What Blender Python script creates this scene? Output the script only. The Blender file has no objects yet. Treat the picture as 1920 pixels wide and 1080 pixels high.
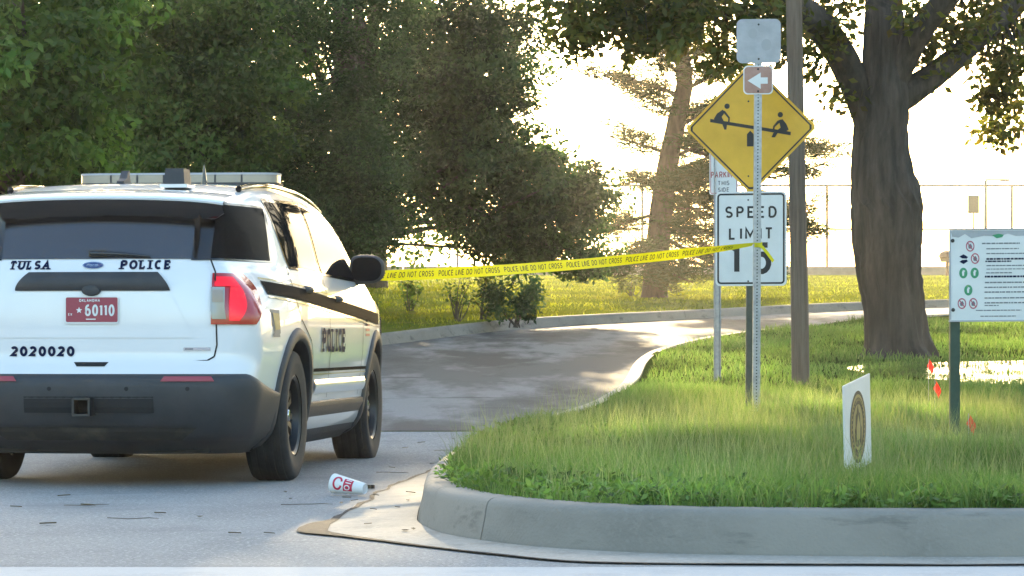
import bpy, bmesh, math, random
import numpy as np
from mathutils import Vector, Matrix
from mathutils.geometry import tessellate_polygon

R = math.radians
sc = bpy.context.scene
C = sc.collection

# ------------------------------------------------------------------ camera
F = 5850.0            # focal length in pixels of a 1920 wide frame
CH = 0.82             # camera height above the street
HY = 640.0            # row of the street's horizon in a 1080 high frame
cam_d = bpy.data.cameras.new('camera'); cam = bpy.data.objects.new('camera', cam_d); C.objects.link(cam)
cam.location = (0, 0, CH); cam.rotation_euler = (R(90), 0, 0)
cam_d.sensor_width = 36; cam_d.lens = F / 1920 * 36
cam_d.shift_y = (HY - 540) / 1920
cam_d.clip_start = 0.5; cam_d.clip_end = 3000
sc.camera = cam
# ------------------------------------------------------------------ light
SUN_EL, SUN_AZ = R(12.0), R(-1.5)      # azimuth to the right of the view axis (+Y)
world = bpy.data.worlds.new('World'); sc.world = world; world.use_nodes = True
wn = world.node_tree.nodes; wl = world.node_tree.links
bgn = wn['Background']; sky = wn.new('ShaderNodeTexSky'); sky.sky_type = 'NISHITA'
sky.sun_disc = False; sky.sun_elevation = SUN_EL; sky.sun_rotation = SUN_AZ
sky.air_density = 1.3; sky.dust_density = 3.6; sky.ozone_density = 2.0; sky.altitude = 200
wl.new(sky.outputs[0], bgn.inputs[0]); bgn.inputs[1].default_value = 0.15
sun_d = bpy.data.lights.new('sun', 'SUN'); sun_d.energy = 3.4; sun_d.angle = R(0.55); sun_d.color = (1.0, 0.78, 0.46)
sun = bpy.data.objects.new('sun', sun_d); C.objects.link(sun)
sdir = Vector((math.sin(SUN_AZ) * math.cos(SUN_EL), math.cos(SUN_AZ) * math.cos(SUN_EL), math.sin(SUN_EL)))
sun.rotation_euler = sdir.to_track_quat('Z', 'Y').to_euler()
sun.location = (3, 90, 40)
vs = sc.view_settings
vs.view_transform = 'Standard'; vs.look = 'None'; vs.gamma = 1.0; vs.exposure = 2.32; vs.use_curve_mapping = False
sc.cycles.use_denoising = True
sc.cycles.max_bounces = 8; sc.cycles.transparent_max_bounces = 8
sc.cycles.sample_clamp_indirect = 6.0

# ------------------------------------------------------------------ helpers
def W(px, py, Y):
    return Vector(((px - 960) / F * Y, Y, CH - (py - HY) / F * Y))

def hermite(xs, ys):
    xs = np.array(xs, float); ys = np.array(ys, float)
    d = np.diff(ys) / np.diff(xs); m = np.zeros_like(ys)
    m[0], m[-1] = d[0], d[-1]
    for i in range(1, len(xs) - 1):
        m[i] = 0 if d[i-1] * d[i] <= 0 else 2 * d[i-1] * d[i] / (d[i-1] + d[i])
    def f(x):
        if x <= xs[0]: return float(ys[0])
        if x >= xs[-1]: return float(ys[-1])
        i = int(np.searchsorted(xs, x) - 1); h = xs[i+1] - xs[i]; t = (x - xs[i]) / h
        return float((2*t**3-3*t*t+1)*ys[i] + (t**3-2*t*t+t)*h*m[i] + (-2*t**3+3*t*t)*ys[i+1] + (t**3-t*t)*h*m[i+1])
    return f

class MB:
    def __init__(s): s.v = []; s.f = []
    def add(s, vs, fs):
        o = len(s.v); s.v += [tuple(p) for p in vs]; s.f += [tuple(i + o for i in f) for f in fs]; return s
    def box(s, c, d, rot=None, taper=1.0):
        c = Vector(c); x, y, z = d[0]/2, d[1]/2, d[2]/2
        P = [Vector((a*x*(taper if k > 0 else 1), b*y*(taper if k > 0 else 1), k*z)) for k in (-1, 1) for a, b in ((-1,-1),(1,-1),(1,1),(-1,1))]
        if rot is not None: P = [rot @ p for p in P]
        return s.add([p + c for p in P], [(3,2,1,0),(4,5,6,7),(0,1,5,4),(1,2,6,5),(2,3,7,6),(3,0,4,7)])
    def rbox(s, c, d, r, rot=None, seg=3):
        """box with rounded edges seen along z (rounded outline, extruded)"""
        x, y, z = d; pts = []
        for (sx, sy, a0) in ((1,1,0),(-1,1,90),(-1,-1,180),(1,-1,270)):
            for k in range(seg + 1):
                a = R(a0 + 90*k/seg); pts.append((sx*(x/2-r) + r*math.cos(a), sy*(y/2-r) + r*math.sin(a)))
        return s.prism(pts, -z/2, z/2, c, rot)
    def prism(s, pts, z0, z1, c=(0,0,0), rot=None):
        n = len(pts); c = Vector(c)
        P = [Vector((p[0], p[1], z0)) for p in pts] + [Vector((p[0], p[1], z1)) for p in pts]
        if rot is not None: P = [rot @ p for p in P]
        P = [p + c for p in P]
        f = [(i, (i+1) % n, n + (i+1) % n, n + i) for i in range(n)]
        tri = tessellate_polygon([[Vector((p[0], p[1], 0)) for p in pts]])
        f += [tuple(t) for t in tri] + [tuple(n + i for i in reversed(t)) for t in tri]
        return s.add(P, f)
    def poly(s, pts, fn):
        tri = tessellate_polygon([[Vector((p[0], p[1], 0)) for p in pts]])
        return s.add([fn(p[0], p[1]) for p in pts], [tuple(t) for t in tri])
    def tube(s, pts, rad, n=8, cap=True, sq=1.0):
        pts = [Vector(p) for p in pts]
        if not hasattr(rad, '__len__'): rad = [rad] * len(pts)
        rings = []; up = Vector((0.13, 0.31, 0.94))
        for i, p in enumerate(pts):
            t = (pts[min(i+1, len(pts)-1)] - pts[max(i-1, 0)]).normalized()
            a = t.cross(up)
            if a.length < .1: a = t.cross(Vector((1, 0, 0)))
            a.normalize(); b = t.cross(a)
            rings.append([p + rad[i] * (a*math.cos(2*math.pi*k/n) + b*math.sin(2*math.pi*k/n)*sq) for k in range(n)])
        V = [q for r in rings for q in r]; Fc = []
        for i in range(len(pts)-1):
            for k in range(n):
                Fc.append((i*n+k, i*n+(k+1) % n, (i+1)*n+(k+1) % n, (i+1)*n+k))
        if cap: Fc += [tuple(range(n))[::-1], tuple((len(pts)-1)*n+k for k in range(n))]
        return s.add(V, Fc)
    def lathe(s, prof, n=32, fn=None):
        """prof: (r, h); axis h"""
        V = []; Fc = []; m = len(prof)
        for k in range(n):
            a = 2*math.pi*k/n
            for r, h in prof:
                V.append((fn or (lambda r, a, h: (r*math.cos(a), r*math.sin(a), h)))(r, a, h))
        for k in range(n):
            for j in range(m-1):
                Fc.append((k*m+j, ((k+1) % n)*m+j, ((k+1) % n)*m+j+1, k*m+j+1))
        return s.add(V, Fc)
    def patch(s, fn, nu, nv):
        V = [fn(i/nu, j/nv) for j in range(nv+1) for i in range(nu+1)]
        return s.add(V, [(j*(nu+1)+i, j*(nu+1)+i+1, (j+1)*(nu+1)+i+1, (j+1)*(nu+1)+i) for j in range(nv) for i in range(nu)])
    def disc(s, cx, cy, r, fn, n=16, ry=None):
        return s.poly([(cx + r*math.cos(2*math.pi*k/n), cy + (ry or r)*math.sin(2*math.pi*k/n)) for k in range(n)], fn)
    def ring(s, cx, cy, r0, r1, fn, n=24, a0=0, a1=360, sy=1.0):
        full = abs(a1-a0) >= 360; m = n if full else n+1
        V = []
        for k in range(m):
            a = R(a0 + (a1-a0)*k/n)
            V += [fn(cx+r0*math.cos(a), cy+sy*r0*math.sin(a)), fn(cx+r1*math.cos(a), cy+sy*r1*math.sin(a))]
        Fc = [(2*k, 2*k+1, 2*((k+1) % m)+1, 2*((k+1) % m)) for k in range(n if full else n)]
        return s.add(V, Fc)

def link(name, me, m, parent=None, smooth=None):
    if m is not None:
        if isinstance(m, (list, tuple)):
            for q in m: me.materials.append(q)
        else: me.materials.append(m)
    if smooth is not None:
        me.shade_smooth()
        if smooth < 180: me.set_sharp_from_angle(angle=R(smooth))
    o = bpy.data.objects.new(name, me); C.objects.link(o)
    if parent is not None: o.parent = parent
    return o

def obj(name, mb, m, parent=None, smooth=None, label=None):
    me = bpy.data.meshes.new(name); me.from_pydata(mb.v, [], mb.f); me.validate(); me.update()
    o = link(name, me, m, parent, smooth)
    if label: o['label'] = label
    return o

def obj_np(name, V, Q, m, parent=None, tris=None, smooth=None, tone=None):
    """V (n,3), Q (k,4) quads, tris (t,3)"""
    me = bpy.data.meshes.new(name)
    nq = 0 if Q is None else len(Q); nt = 0 if tris is None else len(tris)
    me.vertices.add(len(V)); me.vertices.foreach_set('co', np.asarray(V, np.float32).ravel())
    idx = np.concatenate([np.asarray(a, np.int32).ravel() for a in (Q, tris) if a is not None and len(a)])
    me.loops.add(len(idx)); me.loops.foreach_set('vertex_index', idx)
    me.polygons.add(nq + nt)
    st = np.concatenate([np.arange(nq)*4, nq*4 + np.arange(nt)*3]).astype(np.int32)
    me.polygons.foreach_set('loop_start', st)
    me.update(calc_edges=True)
    if tone is not None:
        at = me.attributes.new('tone', 'FLOAT', 'POINT'); at.data.foreach_set('value', np.asarray(tone, np.float32))
    return link(name, me, m, parent, smooth)

def tag(o, label, cat, group=None, kind=None):
    if label: o['label'] = label
    if cat: o['category'] = cat
    if group: o['group'] = group
    if kind: o['kind'] = kind
    return o

def thing(name, label, cat, loc=(0,0,0), rz=0, group=None):
    o = bpy.data.objects.new(name, None); C.objects.link(o); o.empty_display_size = .2
    o.location = loc; o.rotation_euler = (0, 0, rz)
    return tag(o, label, cat, group)

def struct(o): o['kind'] = 'structure'; return o

# ------------------------------------------------------------------ materials
def lin(c): return tuple(c) + (1.0,)
def mat(name, col, rough=.6, metal=0.0, col2=None, nscale=8.0, ndet=6, bump=0.0, bscale=None, coat=0.0, spec=.5, stops=(.35, .65), stretch=None, emit=0.0, ior=None):
    m = bpy.data.materials.new(name); m.use_nodes = True
    n, l = m.node_tree.nodes, m.node_tree.links; b = n['Principled BSDF']
    b.inputs['Base Color'].default_value = lin(col); b.inputs['Roughness'].default_value = rough
    b.inputs['Metallic'].default_value = metal; b.inputs['Coat Weight'].default_value = coat
    b.inputs['Specular IOR Level'].default_value = spec
    if ior: b.inputs['IOR'].default_value = ior
    if coat: b.inputs['Coat Roughness'].default_value = .04
    if emit:
        b.inputs['Emission Color'].default_value = lin(col); b.inputs['Emission Strength'].default_value = emit
    tc = n.new('ShaderNodeTexCoord'); src = tc.outputs['Object']
    if stretch:
        mp = n.new('ShaderNodeMapping'); mp.inputs['Scale'].default_value = stretch; l.new(src, mp.inputs[0]); src = mp.outputs[0]
    if col2 is not None:
        nz = n.new('ShaderNodeTexNoise'); nz.inputs['Scale'].default_value = nscale; nz.inputs['Detail'].default_value = ndet; nz.inputs['Roughness'].default_value = .62
        cr = n.new('ShaderNodeValToRGB'); cr.color_ramp.elements[0].position, cr.color_ramp.elements[1].position = stops
        cr.color_ramp.elements[0].color = lin(col); cr.color_ramp.elements[1].color = lin(col2)
        l.new(src, nz.inputs['Vector']); l.new(nz.outputs['Fac'], cr.inputs[0]); l.new(cr.outputs[0], b.inputs['Base Color'])
    if bump:
        nb = n.new('ShaderNodeTexNoise'); nb.inputs['Scale'].default_value = bscale or nscale*4; nb.inputs['Detail'].default_value = 5
        bp = n.new('ShaderNodeBump'); bp.inputs['Strength'].default_value = bump; bp.inputs['Distance'].default_value = .02
        l.new(src, nb.inputs['Vector']); l.new(nb.outputs['Fac'], bp.inputs['Height']); l.new(bp.outputs[0], b.inputs['Normal'])
    return m

def leafmat(name, cols, trans=.45, tcol=None, rough=.55, tone=True, spec=.3):
    """per-leaf colour variation, light shining through"""
    m = bpy.data.materials.new(name); m.use_nodes = True
    n, l = m.node_tree.nodes, m.node_tree.links; b = n['Principled BSDF']; out = n['Material Output']
    g = n.new('ShaderNodeNewGeometry'); cr = n.new('ShaderNodeValToRGB'); cr.color_ramp.interpolation = 'LINEAR'
    while len(cr.color_ramp.elements) < len(cols): cr.color_ramp.elements.new(.5)
    for i, c in enumerate(cols):
        cr.color_ramp.elements[i].position = i/(len(cols)-1); cr.color_ramp.elements[i].color = lin(c)
    l.new(g.outputs['Random Per Island'], cr.inputs[0])
    tc = n.new('ShaderNodeTexCoord'); nz = n.new('ShaderNodeTexNoise'); nz.inputs['Scale'].default_value = 1.1; nz.inputs['Detail'].default_value = 3
    l.new(tc.outputs['Object'], nz.inputs['Vector'])
    hs = n.new('ShaderNodeHueSaturation'); mr = n.new('ShaderNodeMapRange')
    mr.inputs['From Min'].default_value = .3; mr.inputs['From Max'].default_value = .7; mr.inputs['To Min'].default_value = .5; mr.inputs['To Max'].default_value = 1.6
    mr.inputs['To Min'].default_value = .75; mr.inputs['To Max'].default_value = 1.25
    l.new(nz.outputs['Fac'], mr.inputs[0]); l.new(cr.outputs[0], hs.inputs['Color'])
    if tone:      # each leaf clump gets its own random brightness
        at = n.new('ShaderNodeAttribute'); at.attribute_name = 'tone'; m2 = n.new('ShaderNodeMapRange'); m2.inputs['To Min'].default_value = .5; m2.inputs['To Max'].default_value = 1.6
        l.new(at.outputs['Fac'], m2.inputs[0]); mm = n.new('ShaderNodeMath'); mm.operation = 'MULTIPLY'; l.new(m2.outputs[0], mm.inputs[0]); l.new(mr.outputs[0], mm.inputs[1]); l.new(mm.outputs[0], hs.inputs['Value'])
    else: hs.inputs['Value'].default_value = 1.0
    l.new(hs.outputs[0], b.inputs['Base Color']); b.inputs['Roughness'].default_value = rough; b.inputs['Specular IOR Level'].default_value = spec
    if spec == 0: b.inputs['IOR'].default_value = 1.0
    t = n.new('ShaderNodeBsdfTranslucent'); mx = n.new('ShaderNodeMixRGB'); mx.blend_type = 'MULTIPLY'; mx.inputs[0].default_value = 1
    mx.inputs[2].default_value = lin(tcol or (1.6, 1.7, .5)); l.new(hs.outputs[0], mx.inputs[1]); l.new(mx.outputs[0], t.inputs[0])
    ms = n.new('ShaderNodeMixShader'); ms.inputs[0].default_value = trans
    l.new(b.outputs[0], ms.inputs[1]); l.new(t.outputs[0], ms.inputs[2]); l.new(ms.outputs[0], out.inputs[0])
    return m

def groundmat(name, layers, rough=.85, bump=.3, bscale=60, stretch=None, spec=.3):
    """layers: base colour then (colour, noise scale, lo, hi) mixed over it"""
    m = bpy.data.materials.new(name); m.use_nodes = True
    n, l = m.node_tree.nodes, m.node_tree.links; b = n['Principled BSDF']; b.inputs['Roughness'].default_value = rough; b.inputs['Specular IOR Level'].default_value = spec
    if spec == 0: b.inputs['IOR'].default_value = 1.0
    tc = n.new('ShaderNodeTexCoord'); src = tc.outputs['Object']
    cur = n.new('ShaderNodeRGB'); cur.outputs[0].default_value = lin(layers[0]); cur = cur.outputs[0]
    for (c, s, lo, hi, st) in layers[1:]:
        mp = n.new('ShaderNodeMapping'); mp.inputs['Scale'].default_value = st or (1, 1, 1); l.new(src, mp.inputs[0])
        nz = n.new('ShaderNodeTexNoise'); nz.inputs['Scale'].default_value = s; nz.inputs['Detail'].default_value = 7; nz.inputs['Roughness'].default_value = .65
        l.new(mp.outputs[0], nz.inputs['Vector'])
        mr = n.new('ShaderNodeMapRange'); mr.inputs['From Min'].default_value = lo; mr.inputs['From Max'].default_value = hi; l.new(nz.outputs['Fac'], mr.inputs[0])
        mx = n.new('ShaderNodeMixRGB'); mx.inputs[2].default_value = lin(c); l.new(mr.outputs[0], mx.inputs[0]); l.new(cur, mx.inputs[1]); cur = mx.outputs[0]
    l.new(cur, b.inputs['Base Color'])
    nb = n.new('ShaderNodeTexNoise'); nb.inputs['Scale'].default_value = bscale; nb.inputs['Detail'].default_value = 4; l.new(src, nb.inputs['Vector'])
    bp = n.new('ShaderNodeBump'); bp.inputs['Strength'].default_value = bump; bp.inputs['Distance'].default_value = .012
    l.new(nb.outputs['Fac'], bp.inputs['Height']); l.new(bp.outputs[0], b.inputs['Normal'])
    return m

M = {}
M['street'] = groundmat('street_asphalt', [(.31,.308,.30), ((.25,.248,.24), 1.3, .45, .7, (1,.5,1)), ((.55,.54,.52), 46, .55, .64, None), ((.10,.10,.10), 60, .57, .66, None), ((.21,.21,.21), .6, .55, .75, (1,2,1)), ((.12,.12,.12), 2.2, .66, .72, (.3,2.5,1))], bump=.8, bscale=90)
M['road'] = groundmat('park_road_asphalt', [(.135,.133,.131), ((.27,.267,.262), .45, .47, .54, (1,.28,1)), ((.085,.082,.08), .9, .5, .62, (1,.3,1)), ((.045,.043,.042), 1.6, .64, .67, (.25,1.6,1)), ((.15,.14,.13), 60, .55, .68, None)], bump=.35, bscale=120)
M['pale'] = groundmat('pale_strip', [(.50,.49,.475), ((.42,.41,.40), 3, .5, .7, None), ((.56,.55,.53), 50, .5, .7, None)], bump=.2)
M['kerb'] = groundmat('kerb_concrete', [(.285,.265,.23), ((.21,.197,.172), 1.1, .42, .66, (1,1,2)), ((.27,.255,.225), 40, .5, .70, None), ((.11,.105,.095), 3, .55, .72, (.5,1,3))], bump=.35, bscale=80)
M['gutter'] = groundmat('gutter_concrete', [(.42,.37,.31), ((.30,.27,.23), 4, .48, .68, None), ((.50,.46,.40), 45, .5, .66, None)], bump=.25, bscale=90)
M['tar'] = groundmat('tar_joint', [(.035,.034,.034), ((.08,.075,.07), 20, .5, .7, None)], bump=.4)
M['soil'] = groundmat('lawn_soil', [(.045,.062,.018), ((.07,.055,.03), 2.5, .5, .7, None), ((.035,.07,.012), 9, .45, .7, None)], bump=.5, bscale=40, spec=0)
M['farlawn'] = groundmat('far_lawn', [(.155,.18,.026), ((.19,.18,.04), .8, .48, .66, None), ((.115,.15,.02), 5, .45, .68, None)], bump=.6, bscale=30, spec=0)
M['court'] = groundmat('court_surface', [(.34,.36,.34), ((.28,.30,.30), .6, .45, .7, None)], bump=.05)
M['water'] = mat('puddle_water', (.05,.05,.035), .05, bump=.5, nscale=2, bscale=2.2, spec=.6, stretch=(1,2.5,1))
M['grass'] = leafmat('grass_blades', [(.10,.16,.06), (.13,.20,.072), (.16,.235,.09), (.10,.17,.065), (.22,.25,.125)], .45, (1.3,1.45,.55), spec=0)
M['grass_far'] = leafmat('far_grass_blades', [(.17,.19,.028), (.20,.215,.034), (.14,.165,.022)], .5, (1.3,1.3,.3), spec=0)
M['weed'] = leafmat('weed_leaves', [(.085,.16,.04), (.11,.19,.05), (.15,.22,.065)], .4, (1.3,1.4,.6))
M['stalk'] = leafmat('grass_seed_stalks', [(.22,.26,.11), (.28,.30,.15), (.17,.23,.08)], .4, (1.2,1.2,.7))
M['bark_oak'] = mat('oak_bark', (.036,.031,.026), .9, col2=(.095,.08,.066), nscale=3.0, stretch=(3,3,.45), bump=1.0, bscale=9, stops=(.38,.68))
M['bark_pine'] = mat('pine_bark', (.07,.047,.035), .9, col2=(.14,.092,.065), nscale=4.0, stretch=(3,3,.8), bump=.9, bscale=10)
M['bark'] = mat('tree_bark', (.05,.045,.036), .9, col2=(.11,.095,.08), nscale=4.0, stretch=(3,3,.5), bump=.8, bscale=10)
M['leaf_lit'] = leafmat('leaf_light_green', [(.065,.135,.03), (.09,.18,.038), (.125,.215,.048), (.07,.14,.038)], .45, (1.3,1.35,.5))
M['leaf_mid'] = leafmat('leaf_mid_green', [(.05,.105,.032), (.07,.135,.04), (.10,.16,.052), (.06,.11,.04)], .45, (1.3,1.3,.5))
M['leaf_dark'] = leafmat('leaf_dark_green', [(.036,.082,.036), (.05,.102,.044), (.066,.12,.05)], .4, (1.3,1.3,.5))
M['leaf_oak'] = leafmat('oak_leaf', [(.055,.08,.022), (.08,.105,.028), (.11,.125,.035), (.085,.07,.025)], .55, (1.6,1.4,.45))
M['needle'] = leafmat('pine_needle', [(.04,.07,.022), (.06,.085,.028), (.085,.085,.03)], .3, (1.3,1.2,.5))
M['wood_pole'] = mat('weathered_pole_wood', (.11,.082,.062), .9, col2=(.20,.155,.12), nscale=5, stretch=(6,6,.3), bump=.8, bscale=12)
M['galv'] = mat('galvanised_steel', (.30,.31,.33), .45, .75, col2=(.42,.43,.45), nscale=25)
M['green_post'] = mat('green_post_paint', (.02,.055,.035), .45, col2=(.03,.07,.045), nscale=20)
M['dark_post'] = mat('dark_green_post', (.045,.06,.045), .55, col2=(.07,.085,.065), nscale=20)
M['sign_white'] = mat('sign_white', (.78,.78,.77), .4, col2=(.70,.71,.70), nscale=4)
M['sign_grey'] = mat('faded_sign_grey', (.44,.45,.47), .55, col2=(.35,.36,.38), nscale=7, bump=.05)
M['sign_yellow'] = mat('sign_yellow', (.80,.45,.03), .4, col2=(.66,.36,.02), nscale=3)
M['sign_brown'] = mat('faded_brown', (.36,.19,.14), .5, col2=(.44,.26,.21), nscale=9)
M['black'] = mat('black_print', (.018,.018,.02), .5)
M['red_print'] = mat('faded_red_print', (.42,.10,.10), .5)
M['grey_print'] = mat('grey_print', (.16,.17,.19), .5)
M['green_print'] = mat('green_print', (.05,.30,.14), .5)
M['pink_print'] = mat('pink_red_print', (.45,.08,.13), .5)
M['gold_print'] = mat('gold_print', (.30,.24,.10), .45)
M['navy_print'] = mat('navy_print', (.014,.02,.055), .6, ior=1.08)
M['tape'] = leafmat('yellow_tape', [(.80,.72,.02), (.80,.72,.02)], .35, (1.0,1.0,.6), rough=.35, tone=False)
M['flag'] = leafmat('red_flag_plastic', [(.75,.05,.03), (.75,.05,.03)], .4, (1.1,.9,.8), tone=False)
M['foam'] = mat('white_foam', (.80,.79,.76), .55, bump=.05, nscale=40)
M['cup_red'] = mat('cup_red', (.55,.02,.06), .5)
M['rubber'] = mat('tyre_rubber', (.018,.018,.019), .8, col2=(.032,.031,.030), nscale=9)
M['plastic'] = mat('black_plastic', (.032,.034,.038), .55, col2=(.045,.046,.05), nscale=6, bump=.15, bscale=220)
M['gloss_black'] = mat('gloss_black', (.008,.008,.009), .12, coat=.6)
M['paint'] = mat('white_car_paint', (.80,.81,.82), .28, coat=1.0, col2=(.77,.775,.78), nscale=1.6)
M['glass'] = mat('tinted_glass', (.012,.013,.015), .03, ior=1.04)
M['rear_glass'] = mat('rear_tinted_glass', (.028,.028,.034), .04, spec=1.0, coat=.5)
M['seam'] = mat('panel_gap', (.015,.015,.016), .8)
M['chrome'] = mat('chrome', (.65,.66,.68), .12, 1.0)
M['rim'] = mat('dark_steel_rim', (.05,.052,.055), .38, .7)
M['lamp_red'] = mat('tail_lamp_red', (.42,.006,.012), .12, coat=1.0)
M['lamp_led'] = mat('tail_lamp_glow', (.72,.008,.022), .2, emit=.16)
M['lamp_clear'] = mat('lamp_clear', (.20,.20,.21), .12, .3, coat=1.0)
M['lens_amber'] = mat('turn_lens', (.22,.16,.14), .15, coat=1.0)
M['lens'] = mat('light_bar_lens', (.26,.25,.23), .1, coat=1.0, spec=.8)
M['plate_red'] = mat('plate_red', (.33,.05,.075), .45)
M['decal_dark'] = mat('stripe_black', (.010,.012,.014), .6, ior=1.06)
M['decal_gold'] = mat('stripe_gold', (.50,.40,.16), .3, coat=1.0)
M['blue_oval'] = mat('oval_blue', (.015,.04,.16), .2, coat=1.0)
M['under'] = mat('underbody', (.03,.028,.026), .9, col2=(.10,.08,.06), nscale=5, stops=(.5,.75))
M['fence'] = mat('fence_steel', (.10,.09,.085), .6, .2)
M['brown_box'] = mat('brown_paint', (.17,.085,.045), .7)
M['stone'] = mat('low_wall_concrete', (.33,.28,.23), .85, col2=(.24,.20,.17), nscale=3, bump=.3)
M['twig'] = mat('dry_twig', (.16,.13,.10), .9)
M['dry_leaf'] = leafmat('dry_leaf', [(.13,.10,.06), (.19,.15,.08), (.10,.08,.05), (.10,.11,.05)], .2, (1.2,1.1,.7), tone=False)

# ------------------------------------------------------------------ terrain
_tab = hermite([0,19,22,25,28,31,34,40,48,58,70,106,125,140,170,220,400], [0,0,.03,.11,.22,.35,.49,.74,1.05,1.42,1.86,3.05,3.6,3.9,3.9,3.2,0])
TY = np.linspace(-30, 400, 4301); TZ = np.array([_tab(y) for y in TY])
def tz(Y): return float(np.interp(Y, TY, TZ))
def tza(Y): return np.interp(Y, TY, TZ)
def resample(path, n):
    P = np.array(path, float); d = np.concatenate([[0], np.cumsum(np.linalg.norm(np.diff(P, axis=0), axis=1))])
    # smooth with hermite per axis
    fx = hermite(d, P[:, 0]); fy = hermite(d, P[:, 1])
    t = np.linspace(0, d[-1], n); return np.array([(fx(a), fy(a)) for a in t])
# kerb line of the lawn island (foot of the kerb face): street front, corner, then along the park road
KERB = [(45,11.62),(20,11.62),(6,11.62),(1.6,11.63),(.75,11.74),(.28,12.0),(-.08,12.5),(-.32,13.2),(-.43,14.1),(-.45,15.5),(-.40,18.0),(-.18,21.2),(.25,24.4),(.72,27.2),(1.05,30.2),(1.28,33.4),(1.55,35.8),(2.1,38.6),(3.0,41.6),(4.2,44.6),(5.6,47.8),(8.6,51.3),(14,55),(24,60),(45,65)]
KP = resample(KERB, 420)
FAR = [(-60,24.9),(-14,24.9),(-9.5,25.4),(-6.9,28.0),(-4.6,32.5),(-1.7,40.6),(.33,47.3),(3.5,52.6),(6.3,57.2),(10.1,61),(18,66),(45,74)]
FP = resample(FAR, 260)
def normals(P):
    t = np.gradient(P, axis=0); t /= np.linalg.norm(t, axis=1)[:, None]; return np.stack([t[:, 1], -t[:, 0]], 1)  # right of travel
KN = normals(KP)   # travelling from +X to the corner to the road: right side = lawn
FN_ = -normals(FP)  # left of travel = far lawn
def lawn_left(Y):   # x of the lawn's left border at Y
    i0 = int(np.argmin(np.abs(KP[:, 0] - 1.6) + np.abs(KP[:, 1] - 11.63)*3))
    seg = KP[i0:] + KN[i0:]*.13
    return np.interp(Y, seg[:, 1], seg[:, 0])
def lawn_z(X, Y):
    X = np.asarray(X, float); Y = np.asarray(Y, float)
    h = np.interp(Y, [11, 20, 26, 400], [.185, .185, .145, .145])
    z = tza(Y) + h + .015*np.sin(X*1.3+Y*.7) * np.clip((Y-13)/4, 0, 1)
    return z
def far_z(X, Y): return tza(Y) + .125

# base ground to the horizon
mb = MB(); ys = [-30,-10,0,10,20,25,30,35,40,50,60,70,90,106,125,140,170,220,300,400]
mb.patch(lambda u, v: (-200+400*u, ys[int(round(v*(len(ys)-1)))], tz(ys[int(round(v*(len(ys)-1)))]) - .15), 4, len(ys)-1)
struct(obj('ground', mb, M['farlawn'], smooth=180))
# street, and a flat strip of paler tone along its near side
mb = MB(); mb.patch(lambda u, v: (-80+160*u, 11.28+13.5*v, tz(11.28+13.5*v)), 40, 40); struct(obj('street', mb, M['street'], smooth=180))
mb = MB(); mb.patch(lambda u, v: (-80+160*u, -20+31.28*v, .004), 10, 10); struct(obj('street_pale_strip', mb, M['pale']))
# park road
NE = np.array([p for p in KP if p[1] > 24.75 and p[0] < 44.9]); NE = resample(NE, 90)
i0 = int(np.argmin(np.abs(FP[:, 0] + 14))); FE = resample(FP[i0:], 90)
mb = MB()
def road_pt(u, v):
    k = u*89; a = int(min(k, 88)); t = k-a
    p = (NE[a]*(1-t)+NE[a+1]*t)*(1-v) + (FE[a]*(1-t)+FE[a+1]*t)*v
    p[1] = max(p[1], 24.7)
    return (p[0], p[1], tz(p[1]) + .004)
mb.patch(road_pt, 160, 24); struct(obj('park_road', mb, M['road'], smooth=180))
# lawn island
rows = np.concatenate([np.linspace(11.75, 36, 110), np.linspace(36.5, 64.5, 50)]); cols = np.concatenate([np.linspace(0, .4, 50)**1.3, np.linspace(.42, 1, 20)])
V = []; 
for Y in rows:
    x0 = float(lawn_left(Y)); xs_ = x0 + (45-x0)*cols
    zs = lawn_z(xs_, np.full_like(xs_, Y)) - .01
    V += [(x, Y, z) for x, z in zip(xs_, zs)]
nc = len(cols); Q = [(j*nc+i, j*nc+i+1, (j+1)*nc+i+1, (j+1)*nc+i) for j in range(len(rows)-1) for i in range(nc-1)]
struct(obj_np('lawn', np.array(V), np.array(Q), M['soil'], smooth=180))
# far lawn beyond the park road
xs_ = np.concatenate([np.linspace(-90, -15, 20), np.linspace(-14, 44.9, 120)]); vv = np.linspace(0, 1, 40)**1.6; V = []
FPi = FP + FN_*.13
for x in xs_:
    y0 = float(np.interp(x, FPi[:, 0], FPi[:, 1])); yy = y0 + (97-y0)*vv
    V += [(x, y, float(tza(y))+.125) for y in yy]
nv = len(vv); Q = [(i*nv+j, (i+1)*nv+j, (i+1)*nv+j+1, i*nv+j+1) for i in range(len(xs_)-1) for j in range(nv-1)]
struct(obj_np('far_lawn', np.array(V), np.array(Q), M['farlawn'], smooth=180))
# court surface
mb = MB(); mb.patch(lambda u, v: (-60+120*u, 97.4+44*v, tz(97.4+44*v)+.10), 4, 20); struct(obj('tennis_court', mb, M['court']))

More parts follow.
